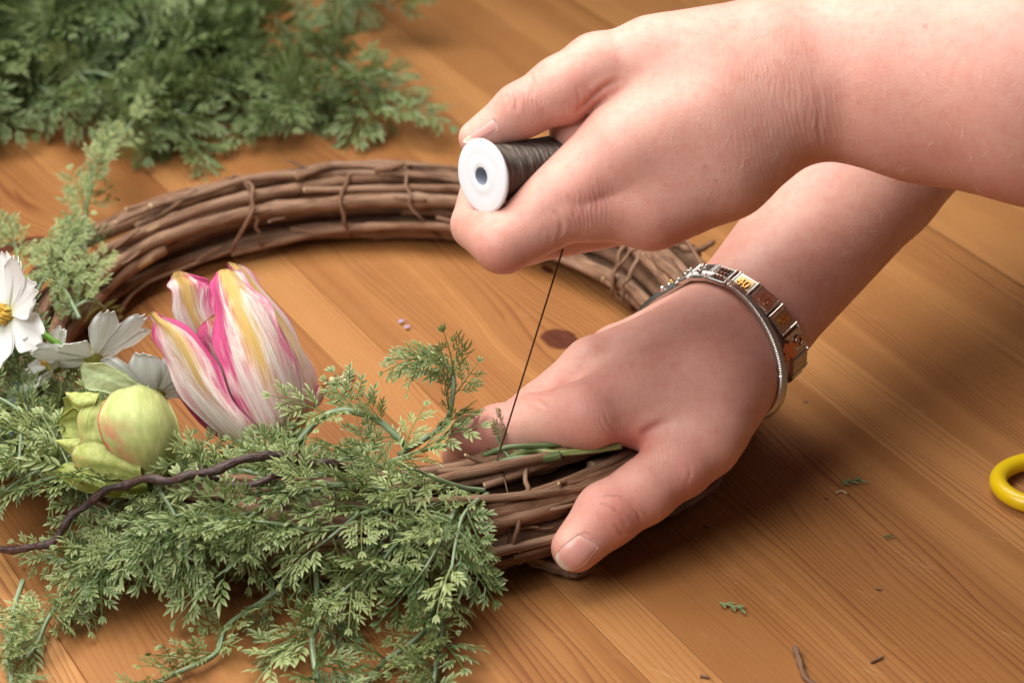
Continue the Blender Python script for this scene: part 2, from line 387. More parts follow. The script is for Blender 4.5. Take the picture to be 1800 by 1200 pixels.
# the hand that grips the wreath
fdir = nrmz([.6, .73, .36]); W0 = Z(1292, 585, 5.6); nrm = nrmz(np.cross(fdir, [1, -.55, 0]))
if nrm[2] < 0: nrm = -nrm
palmR = [([(W0 + fdir * 19, 3.4, nrm, .9), (W0 + fdir * 9, 2.92, nrm, .86), (W0 + fdir * 1., 2.40, nrm, .8), (W0 - fdir * 1.5, 2.3, nrm, .8)], .5),
 ([(Z(1275, 620, 5.4), 1.75), (Z(1035, 728, 5.0), 1.15)], 1.2),
 ([(Z(1250, 600, 5.3), 1.78), (Z(1046, 650, 5.2), 1.16)], 1.0),
 ([(Z(1240, 575, 4.8), 1.6), (Z(1085, 622, 4.4), 1.0)], 1.0),
 ([(Z(1240, 570, 4.2), 1.4), (Z(1115, 625, 3.6), .95)], 1.0),
 ([(Z(1270, 665, 4.9), 1.6), (Z(1236, 775, 3.9), 1.32)], 1.1),
 ([(Z(1235, 690, 4.8), 1.75), (Z(1150, 728, 4.5), 1.22)], 1.2)]
fingR = [
 ([(Z(1035, 728, 5.0), 1.12), (Z(940, 744, 4.2), 1.0), (Z(875, 757, 3.8), .9), (Z(830, 769, 3.5), .78), (Z(815, 800, 2.0), .72), (Z(860, 815, 1.0), .6)], .25, .35),
 ([(Z(1046, 650, 5.2), 1.14), (Z(952, 722, 4.15), 1.0), (Z(880, 760, 2.8), .8), (Z(860, 775, 1.6), .7), (Z(890, 790, .8), .6)], .25, .35),
 ([(Z(1085, 622, 4.4), 1.0), (Z(960, 715, 3.2), .85), (Z(940, 745, 1.8), .72), (Z(960, 760, .9), .6)], .25, .4),
 ([(Z(1115, 625, 3.6), .95), (Z(1000, 700, 2.6), .75), (Z(1000, 730, 1.4), .62), (Z(1020, 740, .8), .52)], .25, .4),
 ([(Z(1250, 745, 4.3), 1.35), (Z(1195, 812, 3.5), 1.2), (Z(1130, 865, 3.0), 1.08), (Z(1068, 903, 2.5), 1.09), (Z(1012, 962, 1.75), .84)], .3, .35)]
RH = Hand(palmR, fingR)
hand_r = make_hand(RH, (W0[0], W0[1], 0), "hand wearing two metal bracelets, gripping the bare end of the vine wreath",
  creases=[([(1110, 795), (1118, 780), (1132, 764), (1152, 750), (1172, 742)], .15, .09), ([(1122, 796), (1138, 776), (1155, 764)], .06, .035),
   ([(1050, 874), (1083, 873), (1112, 890), (1127, 912)], .055, .075), ([(1060, 886), (1083, 900), (1102, 920)], .05, .075), ([(1080, 922), (1095, 938), (1112, 933)], .045, .05),
   ([(1050, 898), (1058, 912), (1072, 926)], .045, .025), ([(1043, 882), (1060, 876), (1078, 881)], .04, .02), ([(908, 699), (935, 700), (962, 716)], .07, .05), ([(1090, 762), (1070, 742), (1060, 720)], .06, .02),
   ([(1075, 770), (1062, 752), (1055, 735)], .05, .018), ([(1013, 945), (1030, 938), (1050, 952)], .05, .03), ([(1205, 850), (1212, 830), (1208, 812)], .06, .02)],
  reds=[(1085, 905, 1.2, .75), (1000, 985, .9, .55), (960, 690, 1.1, .55), (1010, 740, 1.4, .4), (820, 765, 1.2, .8), (1122, 775, .8, .95), (1215, 830, 1.1, .55), (1040, 700, 1.8, .35), (1180, 850, 1.0, .35), (1255, 800, 1.2, .3)],
  moles=[(1450, 425, .03, .5), (1350, 460, .03, .35)], pales=[(995, 940, .35, .45), (930, 745, .6, .3)], wrinkles=[(1090, 900, .7, .25), (1150, 790, .8, .35), (1040, 760, 1.0, .3)], bumps=[(975, 685, .7, .06), (1215, 832, .6, .07), (1090, 895, .6, .04)])
nail(RH, [(1052, 962), (1016, 938), (977, 975), (1003, 1002)], hand_r)
# the hand that holds the spool
palmL = [([(Q(2500, 160, -19.0), 4.5, cf, .88), (Q(1850, 135, -14.7), 4.15, cf, .85), (Q(1640, 128, -13.), 3.55, cf, .85), (Q(1460, 130, -12), 2.72), (Q(1400, 140, -12), 2.55)], .4),
 ([(Q(1385, 180, -12.5), 1.95), (Q(1270, 290, -12.7), 1.75), (Q(1145, 362, -12.9), 1.45)], .7),
 ([(Q(1385, 180, -11.), 1.9), (Q(1155, 360, -11), 1.4)], .7), ([(Q(1385, 180, -9.8), 1.8), (Q(1165, 345, -9.3), 1.3)], .7), ([(Q(1385, 180, -9.), 1.6), (Q(1185, 325, -7.8), 1.15)], .7),
 ([(Q(1340, 100, -12.4), 1.9), (Q(1150, 103, -12.6), 1.4)], 1.0), ([(Q(1250, 200, -12.7), 2.3), (Q(1115, 262, -13.1), 1.65)], 1.0)]
fingL = [
 ([(Q(1110, 355, -12.9), 1.3), (Q(990, 368, -13.3), 1.1), (Q(885, 425, -13.3), 1.03), (Q(838, 395, -11.95), .85), (Q(848, 330, -11.2), .72)], .12, .5),
 ([(Q(1130, 355, -11), 1.3), (Q(920, 415, -11.2), .95), (Q(880, 360, -10.3), .8), (Q(905, 300, -9.9), .68)], .25, .4),
 ([(Q(1150, 345, -9.3), 1.2), (Q(960, 390, -9.4), .9), (Q(930, 330, -8.9), .76), (Q(965, 280, -9.), .65)], .25, .4),
 ([(Q(1175, 325, -7.8), 1.05), (Q(1020, 360, -7.9), .78), (Q(995, 310, -7.8), .66), (Q(1030, 270, -8.2), .56)], .25, .4),
 ([(Q(1170, 105, -12.6), 1.35), (Q(1050, 120, -12.7), 1.12), (Q(988, 158, -12.8), 1.08), (Q(915, 195, -12.75), .87), (Q(838, 243, -12.6), .6)], .3, .4),
 ([(Q(1105, 262, -13.1), 1.6), (Q(932, 388, -13.35), 1.0)], .3, .5),
 ([(Q(1120, 190, -12.), 1.3), (Q(1020, 226, -11.6), 1.05)], .3, .25)]
LH = Hand(palmL, fingL)
hand_l = make_hand(LH, Q(1430, 140, -12), "bare hand raised above the wreath, pinching a spool of dark wire",
  creases=[([(1016, 194), (1042, 169), (1065, 151), (1085, 143)], .09, .10), ([(1013, 150), (1018, 170), (1016, 188)], .05, .03), ([(1030, 143), (1036, 158), (1043, 168)], .05, .025),
   ([(903, 160), (909, 178), (908, 196)], .055, .055), ([(933, 132), (938, 150), (936, 168)], .055, .045), ([(890, 168), (895, 180), (897, 192)], .045, .02), ([(792, 373), (812, 363), (830, 361)], .06, .075), ([(880, 352), (862, 378), (845, 392), (838, 402)], .07, .06),
   ([(976, 372), (988, 392), (984, 414)], .06, .05), ([(1002, 345), (1010, 365), (1008, 385)], .05, .025), ([(1020, 335), (1028, 355), (1026, 378)], .05, .025), ([(1042, 330), (1050, 350), (1048, 372)], .05, .02), ([(955, 400), (968, 412), (966, 426)], .05, .02),
   ([(1430, 130), (1442, 180), (1440, 240), (1450, 285)], .07, .025), ([(1412, 140), (1420, 190), (1418, 250)], .05, .02)],
  reds=[(1035, 345, 1.0, .6), (870, 465, 1.1, .6), (905, 175, .9, .4), (1020, 160, .9, .35), (1500, 200, 3.0, .28), (1650, 260, 3.5, .35), (1120, 330, 1.6, .3), (1060, 260, 1.2, .22), (1200, 420, 1.5, .35), (820, 400, .8, .35)],
  moles=[(1240, 293, .045, .7), (1258, 318, .045, .8), (1626, 47, .08, .55), (1533, 57, .04, .6), (1333, 135, .05, .35), (1508, 181, .035, .4), (1580, 287, .035, .6), (1680, 220, .03, .4)],
  pales=[(1142, 275, .10, .55), (1203, 113, .12, .3), (1322, 163, .08, .4), (1285, 278, .2, .2), (1578, 110, .12, .3), (900, 260, .4, .35)],
  wrinkles=[(1420, 200, 1.4, .5), (1375, 160, 1.5, .35), (1030, 360, .9, .55), (920, 170, .8, .4), (1330, 240, 1.5, .25)], bumps=[(1030, 345, .6, .05), (870, 462, .6, .04), (900, 165, .5, .05)])
nail(LH, [(868, 208), (875, 230), (832, 250), (815, 246)], hand_l)

def arm_hair(h, o, n, box, d0, seed):
    rg_ = np.random.default_rng(seed); parts = []; px = rg_.uniform(box[0], box[2], n); py = rg_.uniform(box[1], box[3], n); v = np.array([nrmz(ray(a, b)) for a, b in zip(px, py)]); t = np.full(n, 62.)
    for _ in range(45): t += np.clip(h(CP + v * t[:, None]) * .85, -1, 3)
    P = CP + v * t[:, None]; ok = np.abs(h(P)) < .02; P = P[ok]; G = h.grad(P)
    for p, g in zip(P, G):
        g = nrmz(g); t_ = nrmz(d0 + rg_.normal(0, .35, 3)); t_ = nrmz(t_ - g * (t_ @ g) + g * rg_.uniform(.12, .4)); L = rg_.uniform(.25, .6)
        parts.append(tube([p - g * .02, p + t_ * L * .5, p + t_ * L - g * L * .12], [.0034, .003, .0016], 3, False))
    V, F, UV = join(parts); q = part("arm_hair", V, F, plain("pale_hair", (.85, .66, .48), .35), o); q["kind"] = "stuff"
arm_hair(LH, hand_l, 190, (1180, 30, 1820, 345), -.2 * cr - .75 * cu - .2 * cf, 1)
arm_hair(RH, hand_r, 90, (1250, 330, 1650, 600), .4 * cr - .6 * cu, 2)

# ------------------------------------------------------------------ spool of wire and the wire itself
WHITE_PL = plain("white_plastic", (.80, .82, .86), .38, vary=.03, Subsurface_Weight=.2, Subsurface_Scale=.002)
def winding_mat():
    q = N("wound_wire"); u, v, _ = q.xyz(q.uv())
    wav = q.math('SINE', q.math('ADD', q.math('MULTIPLY', v, 190.), q.math('MULTIPLY', q.noise(q.cmb(q.math('MULTIPLY', v, 3), q.math('MULTIPLY', u, 1.5), 0), 3, 2), 9)))
    st = q.noise(q.cmb(q.math('MULTIPLY', v, 26), q.math('MULTIPLY', u, 3.0), 1.), 1.0, 3, .7)
    c = q.mix(q.step(st, .38, .68), (.055, .043, .035), (.24, .20, .17))
    return q.fin(c, .36, .75, q.bump(q.math('ADD', wav, q.math('MULTIPLY', st, 2.5)), .0002, .7))
sc_ = Q(846, 310, -13.6); sax = nrmz(.755 * cr + .19 * cu + .63 * cf); SR = 1.23
spool = root("wire_spool", sc_, "white plastic spool wound with dark wire, held in the raised hand", "spool")
for h0, sg in ((0., 1), (3.9, -1)):
    pr = [(h0, .30), (h0 - .03 * sg, .34), (h0 + .02 * sg, .55), (h0 + .035 * sg, .8), (h0 - .0 * sg, SR - .1), (h0 + .03 * sg, SR - .02), (h0 + .085 * sg, SR), (h0 + .14 * sg, SR - .03), (h0 + .17 * sg, SR - .12), (h0 + .17 * sg, .4)]
    if sg < 0: pr = [(a_, b_ * .9) for a_, b_ in pr]
    V, F = lathe(pr, sc_, sax, 64); part("flange", V, F, WHITE_PL, spool)
V, F = lathe([(0.0, .30), (3.9, .27)], sc_, sax, 40); part("core", V, F, plain("spool_core", (.42, .46, .54), .5, vary=.05), spool)
pr = [(.17, .96), (.6, .955), (1.2, .93), (1.9, .92), (2.6, .90), (3.3, .88), (3.73, .87)]
prd = np.array(pr); hh = np.linspace(.17, 3.73, 60); rr_ = np.interp(hh, prd[:, 0], prd[:, 1]) + rng.normal(0, .008, 60)
V, F = lathe(list(zip(hh, rr_)), sc_, sax, 64)
part("wire_winding", V, F, winding_mat(), spool, uv=np.array([(abs(2 * j / 64 - 1), h_) for h_ in hh for j in range(64)]))

# ------------------------------------------------------------------ the vine wreath
RC = np.array([-5.7, 2.0, 0]); RR = 13.2
def wsc(t): return 1.0 + .17 * math.exp(-((((math.degrees(t) + 60 + 180) % 360) - 180) / 62.) ** 2)
def wring(t, rho, phi):
    s_ = wsc(t); a, b = 1.5 * s_, 1.33 * s_
    er = np.array([math.cos(t), math.sin(t), 0]); return RC + (RR + rho * a * math.cos(phi)) * er + np.array([0, 0, b + .32 + rho * b * math.sin(phi)])
def bark_mat():
    q = N("vine_bark"); u, v, _ = q.xyz(q.uv()); r_ = q.rnd(); off = q.math('MULTIPLY', r_, 50)
    n1 = q.noise(q.cmb(q.math('MULTIPLY', u, 7), q.math('MULTIPLY', v, .9), off), 1.0, 4, .65)
    n2 = q.noise(q.cmb(q.math('MULTIPLY', u, 1.2), q.math('MULTIPLY', v, .35), off), 1.0, 2)
    n3 = q.noise(q.cmb(q.math('MULTIPLY', u, 18), q.math('MULTIPLY', v, 3.), off), 1.0, 3, .6)
    c = q.mix(q.step(n1, .3, .72), (.075, .038, .020), (.33, .190, .112)); c = q.mix(q.math('MULTIPLY', q.step(n2, .4, .7), .6), c, (.42, .275, .185))
    c = q.mix(q.math('MULTIPLY', r_, .4), c, (.22, .092, .048), 'MIX')
    c = q.mix(q.math('MULTIPLY', q.step(n3, .62, .75), .6), c, (.035, .018, .012))
    peel = q.step(q.noise(q.cmb(q.math('MULTIPLY', u, .9), q.math('MULTIPLY', v, .22), q.math('ADD', off, 7)), 1.0, 2), .69, .72)
    c = q.mix(peel, c, (.52, .36, .19))
    h = q.math('ADD', n1, q.math('MULTIPLY', n3, .7)); return q.fin(c, .72, 0, q.bump(h, .0005, .6), Specular_IOR_Level=.3)
BARK = bark_mat()
def cut_mat():
    q = N("cut_wood"); return q.fin(q.mix(q.noise(q.obj(), 900), (.45, .30, .15), (.62, .46, .27)), .8)
CUT = cut_mat()
wreath = root("vine_wreath", (RC[0], RC[1], 0), "round wreath of twisted brown grapevine lying on the table", "wreath")
def vine(t0, span, rho0, phi0, tw, r0, seed, n=None, name="vine", sides=8, fray=0.):
    rg = np.random.default_rng(seed); n = n or max(14, int(abs(span) / math.radians(2.6))); P = []; R = []
    pa, pb, pc = rg.uniform(0, 6.28, 3); node = rg.uniform(0, 5)
    for i in range(n):
        s_ = i / (n - 1); t = t0 + span * s_
        rho = rho0 * (1 + .05 * math.sin(5 * t + pa)) + .04 * math.sin(11 * t + pb); ph = phi0 + tw * span * s_ + .16 * math.sin(3.3 * t + pc)
        if fray and s_ > .86: rho += fray * ((s_ - .86) / .14) ** 2
        p = wring(t, rho, ph); L = RR * abs(span) * s_
        k = abs((L + node) % 6.5 - 3.2); rad = r0 * (1 + .12 * math.sin(2.3 * t + pb)) * (1.05 - .25 * s_) * (1 + .32 * math.exp(-(k / .28) ** 2))
        p[2] = max(p[2], rad + .06); P.append(p + rg.normal(0, .008, 3)); R.append(rad)
    V, F, UV = tube(P, R, sides); fm = [0] * (len(F) - 2) + [1, 1]
    part(name, V, F, None, wreath, uv=UV, mats=[BARK, CUT], fmat=fm)
D2 = math.radians
rng = np.random.default_rng(21)
for j in range(5):                                                    # core
    vine(D2(j * 73), D2(300), .30, j * 1.26, .2, .36, 100 + j)
for j in range(11):                                                   # outer thick canes
    vine(D2(rng.uniform(0, 360)), D2(rng.uniform(230, 350)), rng.uniform(.86, .96), j * 2 * math.pi / 11 + rng.uniform(-.08, .08), rng.uniform(.18, .27), rng.uniform(.23, .38), 200 + j, fray=rng.uniform(0, .15))
for j in range(8):                                                   # back arc canes seen side on
    vine(D2(rng.uniform(15, 60)), D2(rng.uniform(70, 130)), rng.uniform(1.0, 1.14), rng.uniform(0, 3.6), rng.uniform(-.35, .5), rng.uniform(.09, .22), 300 + j, fray=rng.uniform(0, .35))
for j in range(32):                                                   # thin twigs round the gripped end
    vine(D2(rng.uniform(-110, -62)), D2(rng.uniform(45, 105)), rng.uniform(1.02, 1.26), rng.uniform(-.5, 3.9), rng.uniform(-1.1, 1.2), rng.uniform(.08, .19), 400 + j, fray=rng.uniform(0, .25), sides=7)
for k_, pp in enumerate([[(1090, 900, .9), (1160, 905, .6), (1215, 882, .45), (1262, 850, .5)], [(1100, 880, 1.2), (1180, 880, .8), (1240, 862, .55), (1268, 838, .75)], [(930, 985, .5), (985, 1003, .35), (1010, 1010, .3), (1030, 1000, .3)], [(900, 975, .8), (950, 985, .6), (990, 1000, .45)], [(240, 400, 2.6), (290, 372, 3.0), (345, 334, 3.3)], [(520, 312, 3.2), (560, 298, 3.4), (600, 292, 3.4), (700, 294, 3.3)], [(660, 300, 3.2), (690, 294, 3.4), (712, 288, 3.5)], [(1185, 430, 2.9), (1225, 440, 3.1), (1255, 425, 3.0)]]):
    V, F, UV = tube(spline([Z(*q_) for q_ in pp], 24), np.linspace(.17, .11, 24) * (1 + .15 * np.sin(np.arange(24) * 1.3)), 7); part('vine', V, F, None, wreath, uv=UV, mats=[BARK, CUT], fmat=[0] * (len(F) - 2) + [1, 1])
vine(D2(-105), D2(72), 1.02, .95, -.25, .36, 501); vine(D2(-100), D2(66), 1.04, .28, .10, .26, 502); vine(D2(-98), D2(64), 1.0, 1.65, -.5, .22, 503); vine(D2(-70), D2(42), 1.12, -.45, -.1, .2, 504, fray=.3); vine(D2(-66), D2(37), 1.05, -.62, .0, .27, 505, fray=.2)
def tendril(t, r0, seed, lo=-.9, hi=4.0, tail=0., skew=.06):
    rg = np.random.default_rng(seed); P = []
    for i in range(22):
        s_ = i / 21; P.append(wring(t + skew * (s_ - .5) + .03 * math.sin(s_ * 7 + seed) + rg.normal(0, .006), 1.17 + .07 * math.sin(s_ * 9 + seed * 2) + rg.normal(0, .03), lo + (hi - lo) * s_))
    if tail:
        d = nrmz(P[0] - P[2]); e = nrmz(np.cross(d, [0.3, .2, 1])); c = P[0]
        pre = [c + d * tail * k * .25 + e * tail * .35 * math.sin(k * 1.9 + seed) for k in range(5, 0, -1)]; P = [np.array([q[0], q[1], max(q[2], .1)]) for q in pre] + P
    V, F, UV = tube(spline(P, 60), r0, 6); part("tendril", V, F, BARK, wreath, uv=UV)
def tpix(px, py, z=1.8): p = Z(px, py, z) - RC; return math.atan2(p[1], p[0])
for k, (px, py, r_, tl, sk) in enumerate([(428, 385, .08, .6, .12), (440, 385, .06, .5, -.10), (615, 350, .08, .7, .05), (735, 355, .06, .5, -.12), (1120, 470, .11, .6, .12), (1140, 480, .09, .5, -.10), (985, 430, .09, .6, .03), (918, 930, .095, .4, .05), (1180, 470, .07, .4, .05)]):
    tendril(tpix(px, py), r_, 900 + k, tail=tl, skew=sk, lo=-1.1 if py > 600 else 0.2, hi=2.2 if py > 600 else 4.2)

rs = np.random.default_rng(31)                                        # side spurs and split bark on the canes
for k_ in range(46):
    t = D2(rs.uniform(15, 165)) if k_ < 26 else D2(rs.uniform(-75, -35)); ph = rs.uniform(0, 3.3) if k_ >= 26 else rs.uniform(.6, 3.6); a_ = wring(t, .98, ph); n_ = nrmz(a_ - wring(t, 0, 0)); tg_ = np.array([-math.sin(t), math.cos(t), 0]) * rs.choice([-1, 1]); L_ = rs.uniform(.4, 1.3)
    b_ = a_ + nrmz(tg_ + n_ * rs.uniform(.15, .6)) * L_; c_ = b_ + nrmz(tg_ + n_ * rs.uniform(-.3, .8)) * L_ * .5; c_[2] = max(c_[2], .1)
    r_ = rs.uniform(.04, .09); V, F, UV = tube(spline([a_, b_, c_], 8), np.linspace(r_ * 1.2, r_ * .7, 8), 6); part("spur", V, F, None, wreath, uv=UV, mats=[BARK, CUT], fmat=[0] * (len(F) - 2) + [1, 1])
# wire: down from the raised hand, wrapped round the wreath
WT = tpix(880, 900)
top = Q(1006, 385, -12.2); P = [top, Q(997, 425, -12.3)]
b = wring(WT, 1.2, 1.75); P += [P[1] + (b - P[1]) * k for k in (.33, .66, 1.)]
P = [P[0] + (P[-1] - P[0]) * k for k in np.linspace(0, 1, 12)] + [wring(WT - .004 * k, 1.17, 1.7 - .16 * k) for k in range(1, 18)]
def wire_mat():
    q = N("brown_wire"); return q.fin(q.mix(q.noise(q.obj(), 700), (.055, .028, .018), (.13, .075, .05)), .4, .6)
WIRE = wire_mat(); V, F, UV = tube(P, .034, 6)
single("wire", V, F, WIRE, P[15], "thin dark wire pulled taut between the spool and the wreath", "wire")

# ------------------------------------------------------------------ bracelets
def steel_mat(name, c, rough): 
    q = N(name); return q.fin(q.mix(q.noise(q.obj(), 500), c, tuple(x * .8 for x in c)), rough, 1.0)
STEEL = steel_mat("polished_steel", (.60, .58, .55), .27); GOLD = steel_mat("gold_inlay", (.85, .50, .14), .25); GOLDL = steel_mat("brushed_gold_tile", (.62, .50, .30), .36); ROSE = steel_mat("rose_gold", (.66, .36, .25), .32); SILV = steel_mat("silver", (.70, .67, .62), .28)
DARK = plain("blackened_recess", (.05, .03, .025), .5)
def loop(h, c, nb, gap, n):
    nb = nrmz(nb); e1 = nrmz(np.cross(nb, [0, 0, 1])); e2 = np.cross(nb, e1); P = []; O = []
    for i in range(n):
        a = 2 * math.pi * i / n; d = math.cos(a) * e1 + math.sin(a) * e2; t = .5
        for _ in range(40):
            s_ = float(h((c + d * t)[None])[0]); t += -s_ * .9 if abs(s_) > 1e-4 else 0
            if abs(s_) < .002: break
        P.append(c + d * (t + gap)); O.append(d)
    P = np.array(P)
    for _ in range(2): P = (np.roll(P, 1, 0) + 2 * P + np.roll(P, -1, 0)) / 4
    return P, np.array(O)
bc = W0 + fdir * .35; bn = nrmz(fdir + .10 * cr - .05 * cu)
P, O = loop(RH, bc, bn, .16, 240)
seg = np.linalg.norm(np.roll(P, -1, 0) - P, axis=1); cum = np.concatenate([[0], np.cumsum(seg)]); TL = cum[-1]; NL = int(round(TL / .93)); st = TL / NL
charm = root("charm_bracelet", P[np.argmin(P[:, 2])], "flat steel link bracelet with gold charm tiles round the gripping wrist", "bracelet")
def at_len(L):
    L = L % TL; i = int(np.searchsorted(cum, L) - 1) % 240; f_ = (L - cum[i]) / seg[i]; p = P[i] * (1 - f_) + P[(i + 1) % 240] * f_; t = nrmz(P[(i + 1) % 240] - P[i]); return p, t, nrmz(np.cross(t, bn) if np.cross(t, bn) @ O[i] > 0 else -np.cross(t, bn))
def rbox(c, ex, ey, ez, sx, sy, sz, ch):
    V = []
    for z, k in ((-sz, 0), (sz - ch, 0), (sz, ch)):
        for a, b in ((-1, -1), (1, -1), (1, 1), (-1, 1)): V.append(c + ex * a * (sx - k) + ey * b * (sy - k) + ez * z)
    F = [(3, 2, 1, 0)] + [(i * 4 + j, i * 4 + (j + 1) % 4, (i + 1) * 4 + (j + 1) % 4, (i + 1) * 4 + j) for i in (0, 1) for j in range(4)] + [(8, 9, 10, 11)]
    return np.array(V), F
links = []
for i in range(NL):
    c, t, o_ = at_len((i + .5) * st); lk = part("link", *rbox(c, t, bn, o_, st * .485, .41, .08, .03), STEEL, charm, smooth=False); links.append((c, t, o_, lk))
    for e in (-1, 1):                                                # raised rails each side of a tile
        part("rail", *rbox(c + t * e * st * .43 + o_ * .07, t, bn, o_, .04, .40, .045, .02), SILV, lk, smooth=False)
seen = sorted([(float((q[2] @ -cf)), k) for k, q in enumerate(links)], reverse=True)
order = sorted([k for s_, k in seen if s_ > .02], key=lambda k: float((links[k][0] - CP) @ cr))
def glyph(txt, c, ex, ey, ez, size, mat, parent, depth=.03):
    cu_ = bpy.data.curves.new("t", 'FONT'); cu_.body = txt; cu_.size = 1; cu_.align_x = 'CENTER'; cu_.align_y = 'CENTER'; cu_.extrude = .08; cu_.resolution_u = 3
    to = bpy.data.objects.new("t", cu_); COL.objects.link(to); dg = bpy.context.evaluated_depsgraph_get(); me = to.evaluated_get(dg).to_mesh()
    V = np.array([v.co[:] for v in me.vertices]); F = [tuple(p.vertices) for p in me.polygons]; to.evaluated_get(dg).to_mesh_clear(); bpy.data.objects.remove(to); bpy.data.curves.remove(cu_)
    W = c + V[:, :1] * size * ex + V[:, 1:2] * size * ey + V[:, 2:3] * size * ez; return part("raised_charm", W, F, mat, parent, smooth=False)
ci = 0
for k in order:
    c, t, o_, lk = links[k]; ex = t if t @ cr > 0 else -t; ey = bn if (bn @ cu) > 0 else -bn; top_ = c + o_ * .085
    typ = ["gem", "gem", "stones", "40", "18", "8", "heart", "script"][min(ci, 7)] if ci < 8 else None; ci += 1
    if typ is None: break
    base = {"40": GOLDL, "8": GOLDL, "stones": DARK, "18": SILV, "script": GOLDL}.get(typ)
    if base: part("inlay", *rbox(top_, ex, ey, o_, st * .34, .32, .02, .01), base, lk, smooth=False)
    if typ in ("40", "8", "18"): glyph(typ, top_ + o_ * .03, ex, ey, o_, .52 if typ != "8" else .62, ROSE if typ == "18" else GOLD, lk)
    if typ == "stones":
        for a in (-.16, 0, .16):
            for b in (-.2, 0, .2): part("stone", *ball(top_ + ex * a + ey * b + o_ * .04, .075, 6, 4), ROSE, lk)
    if typ == "gem":
        for a in range(5): part("stone", *ball(top_ + ex * .14 * math.cos(a * 1.256) + ey * .17 * math.sin(a * 1.256) + o_ * .06, .09, 6, 4), SILV, lk)
    if typ == "heart":
        V, F, UV = tube([top_ + ex * .17 * math.cos(a) + ey * (.1 + .17 * math.sin(a)) + o_ * .06 for a in np.linspace(0, 6.0, 16)], .05, 6); part("ring_charm", V, F, ROSE, lk)
        cc = top_ - ey * .52 + o_ * .08
        for a in range(4):                                            # four-leaf clover hanging from the tile
            an = a * math.pi / 2 + .5; d1 = math.cos(an) * ex + math.sin(an) * ey; d2 = -math.sin(an) * ex + math.cos(an) * ey
            outl = [cc + o_ * .05] + [cc + d1 * x + d2 * y + o_ * .05 for x, y in ((.14, .15), (.30, .17), (.37, .08), (.33, 0), (.37, -.08), (.30, -.17), (.14, -.15))]
            Vt = np.array(outl); Vb = Vt - o_ * .09; nF = len(outl); F = [tuple(range(nF)), tuple(range(2 * nF - 1, nF - 1, -1))] + [(i, i + nF, (i + 1) % nF + nF, (i + 1) % nF) for i in range(nF)]
            part("clover_leaf", np.vstack([Vt, Vb]), F, plain("rose_enamel", (.62, .22, .10), .3, .7), lk, smooth=False)
    if typ == "script":
        for a in range(3): V, F, UV = tube([top_ + ey * (.26 * math.sin(b_)) + ex * (.12 * math.sin(2 * b_) + (a - 1) * .12) + o_ * .05 for b_ in np.linspace(0, 6.28, 18)], .025, 5); part("raised_charm", V, F, SILV, lk)
# round snake chain
sn = nrmz(fdir + .05 * cr - .42 * cu); sc0 = W0 - fdir * .62
P2, O2 = loop(RH, sc0, sn, .12, 260)
chain_o = root("snake_chain_bracelet", P2[np.argmin(P2[:, 2])], "thin round silver snake chain lying beside the flat link bracelet", "bracelet")
L = spline(np.vstack([P2, P2[:1]]), 620)[:-1]; rad = .105 + .018 * np.cos(np.arange(len(L)) * math.pi)
rad = .175 * (1 + .2 * np.cos(np.arange(len(L)) * 2 * math.pi / 3)); V, F, UV = tube(L, rad, 10, closed=True); part("chain", V, F, SILV, chain_o)
def near(P, px, py):
    q = P - CP; zz = q @ cf; u = 900 + FPX * (q @ cr) / zz; v = 600 - FPX * (q @ cu) / zz; return int(np.argmin((u - px) ** 2 + (v - py) ** 2 + 900 * (zz - zz.min())))
k = near(P2, 1300, 555)
for dk, rr in ((-3, .135), (0, .15), (3, .135)):
    a = P2[(k + dk - 1) % 260]; b = P2[(k + dk + 1) % 260]; V, F, UV = tube([a, b], rr, 12); part("bead_stop", V, F, STEEL, chain_o)
k = near(P2, 1172, 528); cpt = P2[k] + O2[k] * .12
for i_ in range(7):
    a = rng.normal(0, .16, 3); part("clasp_bead", *ball(cpt + a + np.array([-.1, 0, -.05 * i_]), rng.uniform(.07, .13), 8, 6), SILV if i_ % 3 else GOLD, chain_o)
# pale cuff far up the same forearm
sc1 = W0 + fdir * 12.5; P3, O3 = loop(RH, sc1, fdir, .12, 60); rings = []
for k_ in range(6):
    rings.append(P3 + fdir * (k_ * .9) + O3 * (.18 * math.sin(k_ * 1.9) + .1 + .06 * k_))
V = np.vstack([P3 - O3 * .1] + rings); 
single("sleeve_cuff", V, grid_faces(7, 60, True), plain("pale_cloth", (.62, .58, .54), .9), P3[np.argmin(P3[:, 2])], "pale cloth cuff pushed up the braceleted forearm", "cuff")

# ------------------------------------------------------------------ greenery
def leaf_mat(name, lo, hi, tip):
    q = N(name); u, v, _ = q.xyz(q.uv()); r_ = q.rnd(); n_ = q.noise(q.obj(), 260, 2)
    c = q.mix(r_, lo, hi); c = q.mix(q.math('MULTIPLY', q.step(v, .35, 1.0), .55), c, tip); c = q.mix(q.math('MULTIPLY', q.step(n_, .45, .7), .3), c, lo)
    c = q.mix(q.math('MULTIPLY', q.step(q.math('ABSOLUTE', u), .6, 1.0), .35), c, tip)
    m = q.fin(c, .42, 0, q.bump(q.noise(q.obj(), 1500, 2), .0003, .3), Specular_IOR_Level=.45)
    tr = q.new("ShaderNodeBsdfTranslucent"); q.put(tr.inputs[0], q.mix(.5, c, (.34, .42, .10))); ms = q.new("ShaderNodeMixShader"); ms.inputs[0].default_value = .16
    out = q.n["Material Output"]; q.l.new(q.b.outputs[0], ms.inputs[1]); q.l.new(tr.outputs[0], ms.inputs[2]); q.l.new(ms.outputs[0], out.inputs[0]); return m
LEAF = leaf_mat("sage_leaf", (.072, .136, .034), (.325, .39, .142), (.54, .58, .29))
LEAFB = leaf_mat("cool_leaf", (.072, .130, .036), (.225, .295, .108), (.37, .43, .195))
